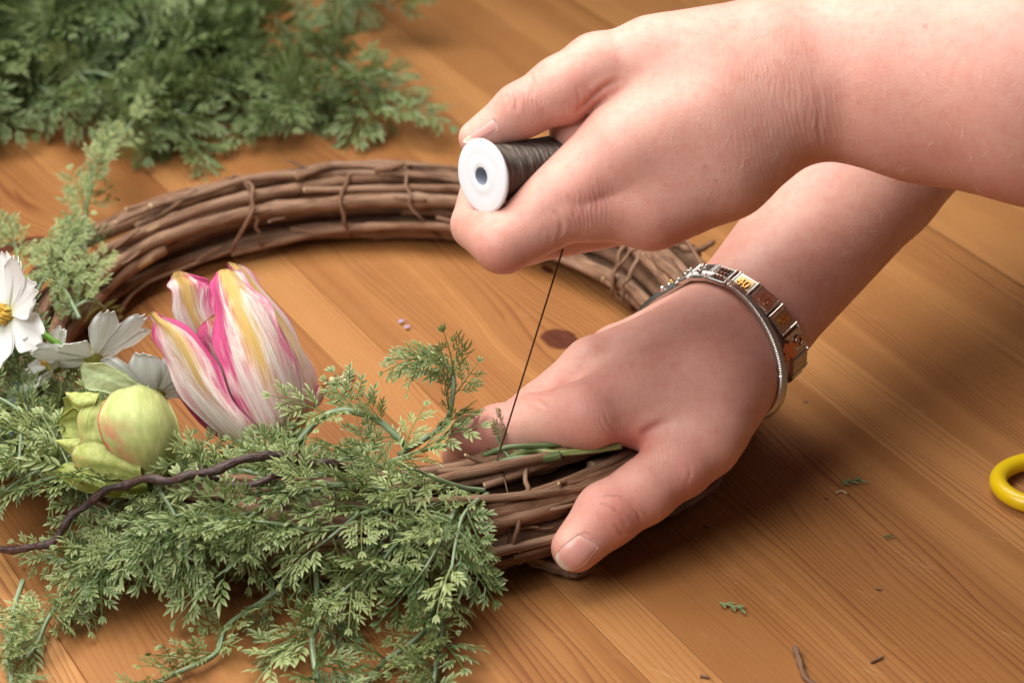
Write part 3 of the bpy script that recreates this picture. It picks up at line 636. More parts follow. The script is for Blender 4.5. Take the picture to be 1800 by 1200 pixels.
def stem_mat(name, a, b):
    q = N(name); u, v, _ = q.xyz(q.uv()); n_ = q.noise(q.cmb(q.math('MULTIPLY', u, 5), q.math('MULTIPLY', v, .8), 0), 1, 3); return q.fin(q.mix(q.step(n_, .35, .65), a, b), .42, 0, q.bump(n_, .0004, .5))
STEM = stem_mat("sage_stem", (.13, .20, .085), (.32, .39, .25)); STEMG = stem_mat("green_stem", (.055, .095, .028), (.17, .22, .085)); STEMY = stem_mat("pale_stem", (.17, .22, .05), (.36, .40, .16))
def leaflet(base, d, n_, L, W, curl=.15):
    d = nrmz(d); s_ = nrmz(np.cross(n_, d)); n_ = np.cross(d, s_); V = []; UV = []
    for t, w_ in ((0, .15), (.28, .85), (.52, 1.0), (.78, .6)):
        c = base + d * L * t - n_ * curl * L * t * t
        for e in (-1, 0, 1): V.append(c + s_ * e * w_ * W * .5 + n_ * (abs(e) * .18 * W * w_)); UV.append((e, t))
    V.append(base + d * L - n_ * curl * L); UV.append((0, 1))
    F = [(i * 3 + j, i * 3 + j + 1, i * 3 + j + 4, i * 3 + j + 3) for i in range(3) for j in range(2)] + [(9, 10, 12), (10, 11, 12)]
    return np.array(V), F, np.array(UV, float)
def frond_mesh(seed, L, npair, mat, droop=.12, full=True):
    rg = np.random.default_rng(seed); parts = []; n_ = 9; ts = np.linspace(0, 1, n_); sway = rg.normal(0, .10); dr = droop * rg.uniform(.5, 1.6)
    spine = np.stack([sway * L * ts ** 2, L * ts, .10 * L * ts - dr * L * ts ** 2 * 1.6], 1)
    tb = tube(spine, np.linspace(.055, .022, n_), 4, False); parts.append((tb[0], tb[1], np.tile([0., .15], (len(tb[0]), 1))))
    up_ = np.array([0, 0, 1.])
    def at(t): i = min(int(t * (n_ - 1)), n_ - 2); f_ = t * (n_ - 1) - i; return spine[i] * (1 - f_) + spine[i + 1] * f_, nrmz(spine[i + 1] - spine[i])
    for k in range(npair):
        for sd in (-1, 1):
            t = .10 + .78 * (k + .5 * (sd > 0) * .6 + rg.uniform(-.1, .1)) / npair; p, tg = at(min(max(t, .03), .97)); side = np.cross(tg, up_) * sd
            ang = math.radians(rg.uniform(38, 58)); d = nrmz(tg * math.cos(ang) + side * math.sin(ang) + up_ * rg.normal(.05, .16)); pl = L * (.46 - .25 * t) * rg.uniform(.8, 1.15)
            e = p + d * pl + up_ * rg.normal(0, .05); tb = tube([p, (p + e) / 2 + up_ * .02, e], [.032, .026, .018], 3, False); parts.append((tb[0], tb[1], np.tile([0., .25], (len(tb[0]), 1))))
            lw = pl * .30 + .20; s2 = nrmz(np.cross(d, up_)); parts.append(leaflet(e - d * .08, d, up_, lw * 1.15, lw * .29))
            for q_, m_ in ((.26, 1), (.36, -1), (.50, 1), (.60, -1), (.76, 1), (.86, -1)) if pl > .72 else ((.35, 1), (.48, -1), (.68, 1), (.8, -1)):
                parts.append(leaflet(p + d * pl * q_, nrmz(d * .78 + s2 * m_ * .62 + up_ * rg.normal(.04, .14)), nrmz(up_ + s2 * rg.normal(0, .25)), lw * rg.uniform(.8, 1.15), lw * .28))
    p, tg = at(.99); s2 = np.cross(tg, up_)
    for a in (0, .55, -.55): parts.append(leaflet(p, nrmz(tg + s2 * a), up_, L * .17, L * .062))
    V, F, UV = join(parts); return mesh("frond", V, F, mat, smooth=False, uv=UV)
FR = [frond_mesh(40 + i, 2.5 + .25 * (i % 3), 3 + i % 2, LEAF, .06 + .05 * (i % 4)) for i in range(9)]
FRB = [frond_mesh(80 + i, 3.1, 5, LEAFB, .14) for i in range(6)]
def sprig(pts, label, group=None, mats=(STEM, FR), n=None, r0=.10, r1=.05, start=.12, step=.55, size=(.65, 1.0), up_bias=.55, seed=0, lift=.0, first=0., zmin=.15, cat="greenery", name="greenery_sprig"):
    rg = np.random.default_rng(seed + 1000); path = spline(pts, 40); o0 = path[0].copy(); o = root(name, (o0[0], o0[1], max(0., o0[2] - .1)), label, cat, group)
    V, F, UV = tube(path, np.linspace(r0, r1, 40), 7); part("stem", V, F, mats[0], o, uv=UV); org = np.array(o["o"])
    seg_ = np.linalg.norm(np.diff(path, axis=0), axis=1); cum_ = np.concatenate([[0], np.cumsum(seg_)]); TL_ = cum_[-1]; L_ = TL_ * start; k = 0
    while L_ <= TL_ + 1e-6:
        i = min(int(np.searchsorted(cum_, L_)), 38); p = path[i]; tg = nrmz(path[i + 1] - path[max(i - 1, 0)]); end = L_ > TL_ - step * .6
        for _ in range(8):
            sd = nrmz(np.cross(tg, rg.normal(0, 1, 3) + np.array([0, 0, .4]))); sd = nrmz(sd * (1 if k % 2 else -1) + np.array([0, 0, up_bias * rg.uniform(0, 1.3)]) - tg * 0)
            d = nrmz(tg * rg.uniform(.55, 1.0) + sd * rg.uniform(.6, 1.0)) if not end else nrmz(tg + rg.normal(0, .12, 3)); sz = rg.uniform(*size) * (1. if not end else .95)
            tip = p + d * 3. * sz
            if tip[2] > zmin: break
        if tip[2] <= zmin: d = nrmz(np.array([d[0], d[1], max((zmin + .1 - p[2]) / (3 * sz), -.2) + .05]))
        up_ = nrmz(np.array([0, 0, 1.]) + .45 * (-cf) * rg.uniform(0, 1.2) + rg.normal(0, .5, 3)); x = nrmz(np.cross(d, up_)); zc = np.cross(x, d)
        f_ = bpy.data.objects.new("frond", mats[1][int(rg.integers(len(mats[1])))]); COL.objects.link(f_); f_.parent = o
        M = Matrix([[x[0] * sz, d[0] * sz, zc[0] * sz, (p[0] - org[0]) * CM], [x[1] * sz, d[1] * sz, zc[1] * sz, (p[1] - org[1]) * CM], [x[2] * sz, d[2] * sz, zc[2] * sz, (p[2] - org[2]) * CM], [0, 0, 0, 1]])
        f_.matrix_local = M; L_ += step * rg.uniform(.7, 1.25); k += 1
    return o
def pz(lst): return [Z(*p) for p in lst]
WG = "sprigs wired over the front of the wreath"
S = lambda pts, label, **k: sprig(pz(pts), label, **k)
S([(700, 800, 3.0), (747, 771, 3.4), (785, 741, 4.0), (796, 692, 4.9), (796, 655, 5.5), (777, 634, 5.9), (755, 619, 6.0), (732, 628, 5.7)], "curled sprig arching up over the bare table inside the wreath", seed=1, r0=.11, r1=.07, start=.32, step=.44, size=(.5, .8))
S([(720, 790, 3.6), (669, 741, 4.4), (624, 724, 4.9), (594, 722, 5.0), (556, 741, 4.7), (511, 794, 3.8)], "sprig with a thick arched stem beside the base of the tulip", seed=2, r0=.12, r1=.12, start=.1, step=.7, size=(.5, .8))
S([(560, 905, 3.0), (467, 915, 2.7), (400, 923, 2.3), (350, 950, 1.8), (300, 963, 1.5), (250, 980, 1.2), (200, 1007, .9), (150, 1007, .8), (117, 987, .9), (83, 977, 1.0)], "long sprig trailing along the table below the green flower bud", seed=3, r0=.13, r1=.08, step=.5, size=(.5, .8))
S([(520, 1010, 1.2), (467, 1053, .7), (400, 1100, .5), (377, 1150, .4), (300, 1187, .3), (250, 1215, .3)], "sprig bent across the table with few leaves near its tip", seed=4, r0=.11, r1=.08, step=.75, size=(.4, .65))
S([(745, 860, 3.3), (749, 908, 2.8), (745, 952, 2.2), (777, 1002, 1.4), (784, 1040, .9), (777, 1112, .5), (762, 1197, .35), (750, 1230, .3)], "sprig hanging straight down from the wreath next to the gripping thumb", seed=5, r0=.12, r1=.09, step=.5, size=(.5, .8))
S([(560, 930, 2.6), (556, 1002, 1.5), (560, 1083, .8), (549, 1127, .6), (558, 1194, .4), (570, 1240, .4)], "pale sprig with a stubby side bud hanging to the table edge", seed=6, r0=.12, r1=.10, step=.42, size=(.55, .9))
S([(770, 1050, 1.0), (757, 1083, .6), (742, 1112, .5), (710, 1139, .4), (675, 1162, .35), (646, 1198, .3), (630, 1225, .3)], "short sprig curving away from the hanging one along the table", seed=7, r0=.10, r1=.07, step=.8, size=(.4, .6))
S([(200, 960, 1.6), (147, 1013, .9), (117, 1043, .7), (83, 1090, .5), (67, 1127, .4), (47, 1157, .35)], "sprig ending in a bare tip on the table under the brown twig", seed=8, r0=.11, r1=.07, step=.55, size=(.5, .75))
S([(40, 1020, .8), (23, 1077, .5), (30, 1100, .45), (13, 1140, .4), (20, 1197, .35), (15, 1230, .35)], "thin sprig hanging over the table beyond the bare-tipped one", seed=9, r0=.10, r1=.08, step=.7, size=(.4, .7))
S([(130, 560, 2.6), (148, 456, 3.0), (152, 359, 3.2), (160, 325, 3.2), (169, 287, 3.0), (236, 211, 2.4), (296, 127, 2.6)], "long sprig reaching from the white flowers back to the green heap", seed=10, r0=.10, r1=.07, start=.02, step=.6, size=(.4, .65))
S([(905, 815, 3.6), (885, 790, 3.9), (872, 765, 4.4)], "little upright sprig standing in front of the index finger", seed=11, r0=.07, r1=.05, start=.75, step=.5, size=(.36, .42))
for k, pts in enumerate([[(60, 520, 3.0), (90, 470, 3.4), (110, 430, 3.4), (130, 400, 3.0)], [(120, 550, 3.0), (150, 530, 3.2), (170, 535, 2.8), (185, 540, 2.4)], [(20, 500, 3.0), (30, 450, 3.2), (20, 410, 3.0)], [(90, 520, 3.3), (110, 490, 3.5), (125, 460, 3.3), (130, 440, 2.8)], [(140, 560, 3.2), (120, 520, 3.6), (100, 490, 3.6)]]): S(pts, "feathery sprig spread over the bare canes behind the white flowers", group="sprigs behind the white flowers", seed=30 + k, r0=.09, r1=.05, start=.1, step=.6, size=(.42, .66))
# cut stems pinned under the hand
for k, (pts, m, r_) in enumerate([([(860, 830, 3.3), (905, 800, 3.7), (940, 789, 3.9), (975, 796, 3.9), (1030, 792, 3.95), (1092, 783, 4.0)], STEMY, .13), ([(865, 818, 3.5), (905, 808, 3.7), (950, 806, 3.8), (985, 800, 3.85)], STEMG, .17), ([(850, 800, 3.6), (890, 786, 4.0), (940, 783, 4.1), (1005, 779, 4.1)], STEMG, .10)]):
    V, F, UV = tube(spline(pz(pts), 30), r_, 9)
    single("cut_stem", V, F, m, pz(pts)[0], ["pale green cut stem reaching under the web of the gripping thumb", "thick dark green stem bundled below the pale one", "short green stem end lying along the index finger"][k], "stem", uv=UV)
# the dense mass of leaves round the front-left of the wreath
rg = np.random.default_rng(55); kk = 0
for th in np.linspace(-71, -186, 36):
    for rep in range(2 if th > -150 else 1):
        t = D2(th + rg.normal(0, 1.5)); ph = [rg.uniform(.2, 1.2), rg.uniform(1.1, 2.3)][rep % 2] if th > -150 else rg.uniform(.3, 2.2); p0 = wring(t, 1.05, ph)
        er = np.array([math.cos(t), math.sin(t), 0]); tg = np.array([math.sin(t), -math.cos(t), 0]) * (1 if rg.random() < .72 or th > -84 else -1)
        d = nrmz(tg * rg.uniform(.35, 1.) + er * (rg.uniform(.15, .9) if rep == 0 else rg.uniform(-.35, .35)) + np.array([0, 0, rg.uniform(.0, .4)])); P = [p0]; L = rg.uniform(2.6, 4.4)
        for i in range(4):
            q = P[-1] + d * L / 4; d = nrmz(d + np.array([0, 0, -.30 if rep == 0 else -.12]) + rg.normal(0, .12, 3)); q[2] = max(q[2], .5); P.append(q)
        sprig(P, "feathery sage sprig " + ("hanging over the outer side of the wreath " if rep == 0 and th > -150 else "lying on top of the wreath ") + ("next to the gripping hand" if th > -84 else "below the tulip" if th > -112 else "below the green bud" if th > -140 else "around the white flowers"), WG, seed=200 + kk, r0=.09, r1=.05, start=.05, step=.66, size=(.5, .95), up_bias=.35); kk += 1
# the heap of spare greenery behind
rg = np.random.default_rng(77)
for k in range(62):
    x, y = rg.uniform(-33, -6.5), rg.uniform(25, 47); e = (x + 33) / 26.5
    if y < 27.5 + (4.5 if x > -14 else 0) * rg.random(): y += 4
    z0 = rg.uniform(.4, 1.0) + rg.random() * 5.2 * max(0, 1 - ((x + 24) / 17.) ** 2) * max(0, 1 - ((y - 38) / 13.) ** 2)
    a = rg.uniform(0, 6.28) if rg.random() < .5 else rg.uniform(-2.6, -.4); d = nrmz([math.cos(a), math.sin(a), rg.uniform(-.1, .35)]); P = [np.array([x, y, z0])]; L = rg.uniform(5, 9)
    for i in range(4):
        q = P[-1] + d * L / 4; d = nrmz(d + np.array([0, 0, -.16]) + rg.normal(0, .2, 3)); q[2] = max(q[2], .5); P.append(q)
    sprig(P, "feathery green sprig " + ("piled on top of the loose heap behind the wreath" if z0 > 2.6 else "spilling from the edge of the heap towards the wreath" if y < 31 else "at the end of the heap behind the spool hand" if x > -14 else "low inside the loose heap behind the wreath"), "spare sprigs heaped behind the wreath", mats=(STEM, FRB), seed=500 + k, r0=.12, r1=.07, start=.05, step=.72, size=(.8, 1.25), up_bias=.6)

# ------------------------------------------------------------------ flowers
def shell(G, th):                                                     # grid of points -> closed thin solid
    G = np.asarray(G); nu, nv = G.shape[:2]; du = np.gradient(G, axis=0); dv = np.gradient(G, axis=1); n_ = np.cross(du, dv); n_ /= np.maximum(np.linalg.norm(n_, axis=2), 1e-9)[..., None]
    for _ in range(2): n_[1:-1, 1:-1] = (n_[:-2, 1:-1] + n_[2:, 1:-1] + n_[1:-1, :-2] + n_[1:-1, 2:] + n_[1:-1, 1:-1]) / 5
    V = np.vstack([(G + n_ * th / 2).reshape(-1, 3), (G - n_ * th / 2).reshape(-1, 3)]); k = nu * nv; F = grid_faces(nu, nv); F = F + [tuple(i + k for i in f[::-1]) for f in F]
    rim = [j for j in range(nv)] + [i * nv + nv - 1 for i in range(1, nu)] + [(nu - 1) * nv + j for j in range(nv - 2, -1, -1)] + [i * nv for i in range(nu - 2, 0, -1)]
    F += [(a, b, b + k, a + k) for a, b in zip(rim, rim[1:] + rim[:1])]
    u = np.linspace(-1, 1, nv); v = np.linspace(0, 1, nu); UV = np.stack([np.tile(u, nu), np.repeat(v, nv)], 1); return V, F, np.vstack([UV, UV])
def loft(rows, nu=26, nv=17, th=.05, wob=.0, seed=0):                 # rows base -> tip, each a few points left -> right
    A_ = np.array([spline([Q(*p) for p in r_], nv) for r_ in rows]); G = np.stack([spline(A_[:, j], nu) for j in range(nv)], 1)
    if wob:
        rg_ = np.random.default_rng(seed); ph = rg_.uniform(0, 6, 4); v = np.linspace(0, 1, nu)[:, None]; u = np.linspace(-1, 1, nv)[None]
        e_ = np.cross(cf, nrmz(G[-1, nv // 2] - G[0, nv // 2])); G = G + (wob * .9 * np.abs(u) ** 4 * np.sign(u) * np.sin(v * 19 + ph[3] + 2 * u) * np.clip(v * 2, 0, 1))[..., None] * e_; G = G - (wob * (np.sin(u * 7 + ph[0] + 2 * v) * .5 + np.sin(u * 13 + ph[1] - 3 * v) * .25 + np.sin(v * 9 + ph[2] + u * 3) * .25) * np.clip(v * 3, 0, 1))[..., None] * cf
    return shell(G, th)
def tulip_mat(name, k=1., crimson=0.):
    q = N(name); u, v, _ = q.xyz(q.uv()); r_ = q.math('MULTIPLY', q.rnd(), 20)
    sk = q.math('ADD', u, q.math('MULTIPLY', v, .25))
    st = q.math('MULTIPLY', q.math('SUBTRACT', q.noise(q.cmb(q.math('MULTIPLY', sk, 2.2), q.math('MULTIPLY', v, 2.6), r_), 1.0, 3, .6, 1.2), .5), 2.6)
    fi = q.math('MULTIPLY', q.math('SUBTRACT', q.noise(q.cmb(q.math('MULTIPLY', sk, 9), q.math('MULTIPLY', v, 3.6), r_), 1.0, 4, .7, .8), .5), 3.0)
    vein = q.math('MULTIPLY', q.math('SUBTRACT', q.noise(q.cmb(q.math('MULTIPLY', sk, 30), q.math('MULTIPLY', v, 1.6), r_), 1.0, 2, .6), .5), 2.)
    c = q.mix(q.step(q.math('ADD', q.math('MULTIPLY', st, .8), q.math('MULTIPLY', fi, .35)), -.5, .6), (.84, .74, .66), (.72, .40, .42))
    yp = q.math('SUBTRACT', 1.0, q.math('MULTIPLY', q.math('ABSOLUTE', q.math('SUBTRACT', u, .10)), 1.9)); yp = q.math('ADD', q.math('MULTIPLY', yp, q.step(v, .12, .6)), q.math('MULTIPLY', q.step(v, .7, .98), .5))
    c = q.mix(q.math('MULTIPLY', q.step(q.math('ADD', yp, q.math('ADD', q.math('MULTIPLY', fi, .30), q.math('MULTIPLY', st, .55))), .0, .85), .85), c, (.60, .38, .06))
    pp = q.math('MAXIMUM', q.math('SUBTRACT', q.math('MULTIPLY', u, -1.15), .05), q.math('SUBTRACT', q.math('MULTIPLY', u, 1.5), .95)); pp = q.math('MULTIPLY', pp, q.math('ADD', .55, q.math('MULTIPLY', q.step(v, .25, .7), .8)))
    c = q.mix(q.math('MULTIPLY', q.step(q.math('ADD', pp, q.math('ADD', q.math('MULTIPLY', fi, .34), q.math('MULTIPLY', st, .55))), .15, .95), .9 * k), c, (.58, .025, .185))
    low = q.math('MULTIPLY', q.math('SUBTRACT', 1.0, q.step(v, .10, .45)), q.step(q.math('ADD', q.math('MULTIPLY', fi, .4), q.math('MULTIPLY', st, .6)), .0, .6)); c = q.mix(q.math('MULTIPLY', low, .6), c, (.52, .07, .17))
    c = q.mix(q.math('MULTIPLY', q.math('SUBTRACT', 1.0, q.step(v, .02, .26)), .55), c, (.56, .54, .25)); c = q.mix(crimson, c, (.24, .012, .045))
    c = q.mix(q.math('MULTIPLY', q.step(vein, .1, .7), .22), c, (.50, .16, .18))
    h = q.math('ADD', q.math('MULTIPLY', vein, .35), q.math('ADD', q.math('MULTIPLY', fi, .30), q.math('MULTIPLY', st, .5))); return q.fin(c, .58, 0, q.bump(h, .0012, .6), Subsurface_Weight=.12, Subsurface_Scale=.002, Specular_IOR_Level=.25)
TUL = tulip_mat("tulip_petal"); TULC = tulip_mat("tulip_inside", 1., .85); TULD = tulip_mat("tulip_inner", 1., .35)
td = dep(Z(470, 765, 3.6)) + 1.2
def rowsd(rows, d0): return [[(x, y, d0 + d) for x, y, d in r_] for r_ in rows]
tul = root("tulip", Q(470, 770, td), "pink, white and yellow tulip bloom lying tilted among the leaves", "flower")
def tp(rows, mat, flip=1, **k): V, F, UV = loft(rowsd(rows, td), **k); UV = UV * np.array([flip, 1]); part("petal", V, F, mat, tul, uv=UV)
tp([[(462, 768, -.9), (485, 776, -1.2), (515, 758, -.6)], [(437, 738, -1.3), (490, 740, -1.9), (530, 702, -.9)], [(398, 672, -1.5), (465, 668, -2.3), (518, 645, -1.2)], [(380, 615, -1.3), (440, 600, -2.2), (500, 590, -1.3)], [(376, 556, -1.0), (415, 540, -1.8), (470, 535, -1.1)], [(373, 508, -.6), (400, 500, -1.2), (448, 505, -.7)], [(375, 486, -.3), (390, 474, -.6), (418, 476, -.3)]], TUL, wob=.12, seed=1)
tp([[(505, 765, -.4), (530, 755, -.2), (545, 730, .2)], [(500, 720, -1.0), (540, 705, -.6), (558, 700, .5)], [(495, 645, -1.0), (530, 640, -.6), (549, 645, .6)], [(470, 580, -.9), (505, 585, -.6), (526, 600, .5)], [(440, 525, -.7), (468, 535, -.5), (492, 545, .4)], [(412, 485, -.3), (430, 488, -.2), (456, 496, .3)], [(396, 466, 0), (405, 461, 0), (424, 468, .1)]], TUL, wob=.10, seed=2)
tp([[(420, 778, -.9), (440, 785, -1.2), (462, 768, -1.1)], [(372, 752, -.9), (415, 745, -1.7), (447, 745, -1.5)], [(320, 695, -.9), (365, 683, -1.8), (408, 697, -1.6)], [(288, 632, -.9), (330, 618, -1.7), (376, 632, -1.5)], [(273, 592, -.9), (305, 580, -1.5), (350, 590, -1.4)], [(266, 566, -1.0), (280, 562, -1.2), (305, 564, -1.2)], [(262, 556, -1.1), (268, 548, -1.1), (285, 553, -1.1)]], TUL, flip=-1, wob=.10, seed=3)
tp([[(430, 760, .8), (450, 750, 1.2), (470, 740, .8)], [(370, 690, .6), (400, 680, 1.0), (440, 650, .4)], [(330, 600, .2), (365, 600, .5), (400, 590, .2)], [(308, 550, 0), (340, 545, .2), (385, 540, .3)], [(299, 515, 0), (330, 503, .1), (388, 512, .4)], [(298, 500, .1), (318, 487, .2), (372, 498, .4)], [(298, 490, .2), (312, 476, .2), (350, 488, .3)]], TUL, flip=-1, wob=.10, seed=4)
tp([[(440, 770, .5), (460, 755, 1.0), (500, 740, .8)], [(385, 720, .0), (430, 700, .3), (500, 690, 1.2)], [(350, 640, -.3), (400, 630, .1), (480, 620, 1.2)], [(345, 600, -.2), (390, 580, .2), (450, 560, 1.0)], [(350, 575, .2), (380, 550, .3), (430, 530, .8)]], TULD, seed=5)
tp([[(395, 775, -.2), (410, 770, .2), (430, 760, .5)], [(352, 745, -.3), (375, 735, -.2), (400, 720, .2)], [(312, 692, -.3), (340, 685, -.2), (370, 670, .2)], [(296, 640, -.3), (315, 635, -.2), (340, 620, .2)]], TULC, seed=6)
V, F = ball(Q(500, 752, td - .1), .75, 14, 10); part("base", V, F, plain("tulip_base", (.34, .36, .11), .5), tul)
V, F, UV = tube(spline([Q(508, 758, td + .1), Q(540, 800, td - .2), Z(580, 850, 2.2)], 14), .2, 8); part("stem", V, F, STEMY, tul, uv=UV)
V, F, UV = loft(rowsd([[(548, 720, .4), (556, 715, .2), (563, 705, .3)], [(556, 695, .4), (562, 690, .0), (571, 688, .3)], [(560, 678, .3), (567, 676, .0), (573, 672, .3)]], td), 10, 9, .12); part("petal_fold", V, F, TUL, tul, uv=UV)

def bud_mat(name, a, b, blush, dark=0.):
    q = N(name); u, v, _ = q.xyz(q.uv()); st = q.noise(q.cmb(q.math('MULTIPLY', u, 2.2), q.math('MULTIPLY', v, 9), 0), 1.0, 3); bl = q.noise(q.cmb(u, q.math('MULTIPLY', v, 1.5), 3.), 2.0, 2)
    c = q.mix(q.step(st, .3, .7), a, b); ed = q.math('SUBTRACT', 1.0, q.step(q.math('ADD', v, q.math('MULTIPLY', q.math('SUBTRACT', bl, .5), .5)), .0, .16))
    side = q.step(u, -.5, .35); c = q.mix(q.math('MULTIPLY', q.math('MULTIPLY', q.math('SUBTRACT', 1.0, q.step(v, .05, .55)), q.math('MULTIPLY', side, q.step(bl, .34, .58))), blush), c, (.60, .18, .13))
    c = q.mix(q.math('MULTIPLY', q.math('SUBTRACT', 1.0, q.step(v, .0, .05)), blush), c, (.45, .08, .06))
    return q.fin(c, .5, 0, q.bump(q.math('ADD', q.math('MULTIPLY', st, 1.5), q.math('MULTIPLY', q.noise(q.obj(), 900, 2), .2)), .0007, .4), Subsurface_Weight=.1, Subsurface_Scale=.003, Specular_IOR_Level=.3)
BU1 = bud_mat("bud_petal", (.36, .41, .135), (.48, .51, .205), 1.); BU2 = bud_mat("bud_outer", (.30, .35, .085), (.44, .46, .15), .25); BU3 = bud_mat("bud_sepal", (.20, .26, .045), (.32, .36, .085), .1); BU4 = bud_mat("bud_leaf", (.36, .44, .21), (.50, .56, .30), 0.)
bd = dep(Z(235, 790, 4.2)) + .2
bud = root("flower_bud", Q(240, 840, bd), "round lime green flower bud with pink-edged petals beside the tulip", "flower")
def bp(rows, mat, nm="petal", **k): V, F, UV = loft(rowsd(rows, bd), nu=18, nv=15, **k); part(nm, V, F, mat, bud, uv=UV)
bp([[(197, 691, -.6), (178, 718, -1.1), (173, 745, -1.4), (190, 790, -1.3), (229, 826, -.8)], [(212, 685, -.7), (203, 718, -1.5), (203, 752, -1.8), (216, 795, -1.6), (243, 834, -.8)], [(240, 678, -.6), (243, 715, -1.7), (250, 757, -2.0), (256, 800, -1.7), (265, 842, -.7)], [(270, 685, -.4), (283, 722, -1.3), (290, 765, -1.6), (292, 805, -1.3), (288, 838, -.5)], [(295, 706, .2), (309, 735, -.3), (317, 770, -.5), (316, 795, -.4), (306, 822, .1)]], BU1, wob=.03, th=.07, seed=1)
bp([[(162, 700, -.7), (138, 725, -.9), (137, 755, -1.0), (144, 784, -1.0)], [(174, 702, -.7), (156, 728, -1.0), (155, 758, -1.1), (161, 785, -1.05)], [(200, 700, -.5), (190, 728, -.9), (190, 760, -1.1), (200, 795, -1.0)]], BU2, wob=.05, seed=2)
bp([[(133, 783, -.9), (126, 800, -1.0), (134, 823, -.9)], [(163, 776, -1.15), (160, 806, -1.35), (170, 838, -1.1)], [(203, 788, -1.2), (207, 816, -1.4), (216, 843, -1.1)], [(245, 812, -1.2), (248, 830, -1.4), (254, 847, -1.0)]], BU2, wob=.04, seed=3)
bp([[(92, 829, -.6), (94, 830, -.6), (95, 832, -.6)], [(125, 812, -.6), (128, 833, -.9), (136, 858, -.7)], [(166, 834, -.8), (171, 853, -1.2), (180, 871, -.9)], [(216, 841, -.9), (219, 858, -1.2), (226, 872, -.8)], [(255, 838, -.7), (258, 852, -.9), (262, 864, -.6)]], BU3, wob=.03, seed=4)
bp([[(114, 690, -.4), (117, 693, -.5), (122, 701, -.5)], [(136, 690, -.5), (137, 706, -.9), (140, 723, -.8)], [(175, 691, -.6), (170, 703, -.9), (164, 716, -.8)]], BU2, wob=.03, seed=5)
bp([[(101, 738, .1), (104, 750, .2), (108, 762, .1)], [(124, 719, -.1), (124, 742, .1), (121, 771, -.2)], [(148, 722, -.3), (150, 748, .1), (148, 775, -.3)], [(175, 735, -.2), (180, 750, .1), (175, 770, -.2)]], BU3, wob=.05, seed=6)
bp([[(97, 774, -.3), (99, 776, -.4), (102, 779, -.3)], [(118, 771, -.5), (119, 782, -.7), (126, 796, -.6)], [(150, 770, -.7), (152, 782, -.9), (156, 795, -.8)]], BU2, seed=7)
bp([[(110, 700, .2), (112, 715, .3), (104, 738, .3)], [(130, 692, .2), (132, 715, .4), (128, 742, .3)], [(165, 688, .2), (165, 715, .4), (160, 745, .3)]], BU3, seed=8)
bp([[(143, 638, .1), (142, 642, .1), (141, 648, .1)], [(186, 640, -.2), (171, 656, .1), (150, 681, .2)], [(223, 658, -.4), (206, 672, -.2), (190, 690, .1)], [(258, 682, -.3), (247, 689, -.3), (235, 698, -.1)]], BU4, "leaf", wob=.03, seed=9)
V, F = ball(Q(235, 768, bd - .0), 1.35, 20, 14); part("core", V, F, BU3, bud)
V, F, UV = tube(spline([Q(305, 800, bd), Q(330, 815, bd + .2), Z(370, 850, 2.5)], 10), .17, 8); part("stem", V, F, STEMY, bud, uv=UV)

def white_mat():
    q = N("white_petal"); u, v, _ = q.xyz(q.uv()); st = q.noise(q.cmb(q.math('MULTIPLY', u, 6), q.math('MULTIPLY', v, .8), q.math('MULTIPLY', q.rnd(), 9)), 1.0, 3)
    c = q.mix(q.math('MULTIPLY', q.math('SUBTRACT', 1.0, q.step(v, .0, .3)), .6), (.88, .88, .86), (.62, .64, .34))
    m = q.fin(c, .55, 0, q.bump(st, .0008, .4), Specular_IOR_Level=.25); tr = q.new("ShaderNodeBsdfTranslucent"); q.put(tr.inputs[0], (.86, .86, .82, 1)); ms = q.new("ShaderNodeMixShader"); ms.inputs[0].default_value = .35
    q.l.new(q.b.outputs[0], ms.inputs[1]); q.l.new(tr.outputs[0], ms.inputs[2]); q.l.new(ms.outputs[0], q.n["Material Output"].inputs[0]); return m
WHT = white_mat(); YEL = plain("yellow_stamen", (.55, .33, .04), .6, vary=.3, sc=900); GRN = plain("bright_green_stem", (.16, .36, .035), .4)
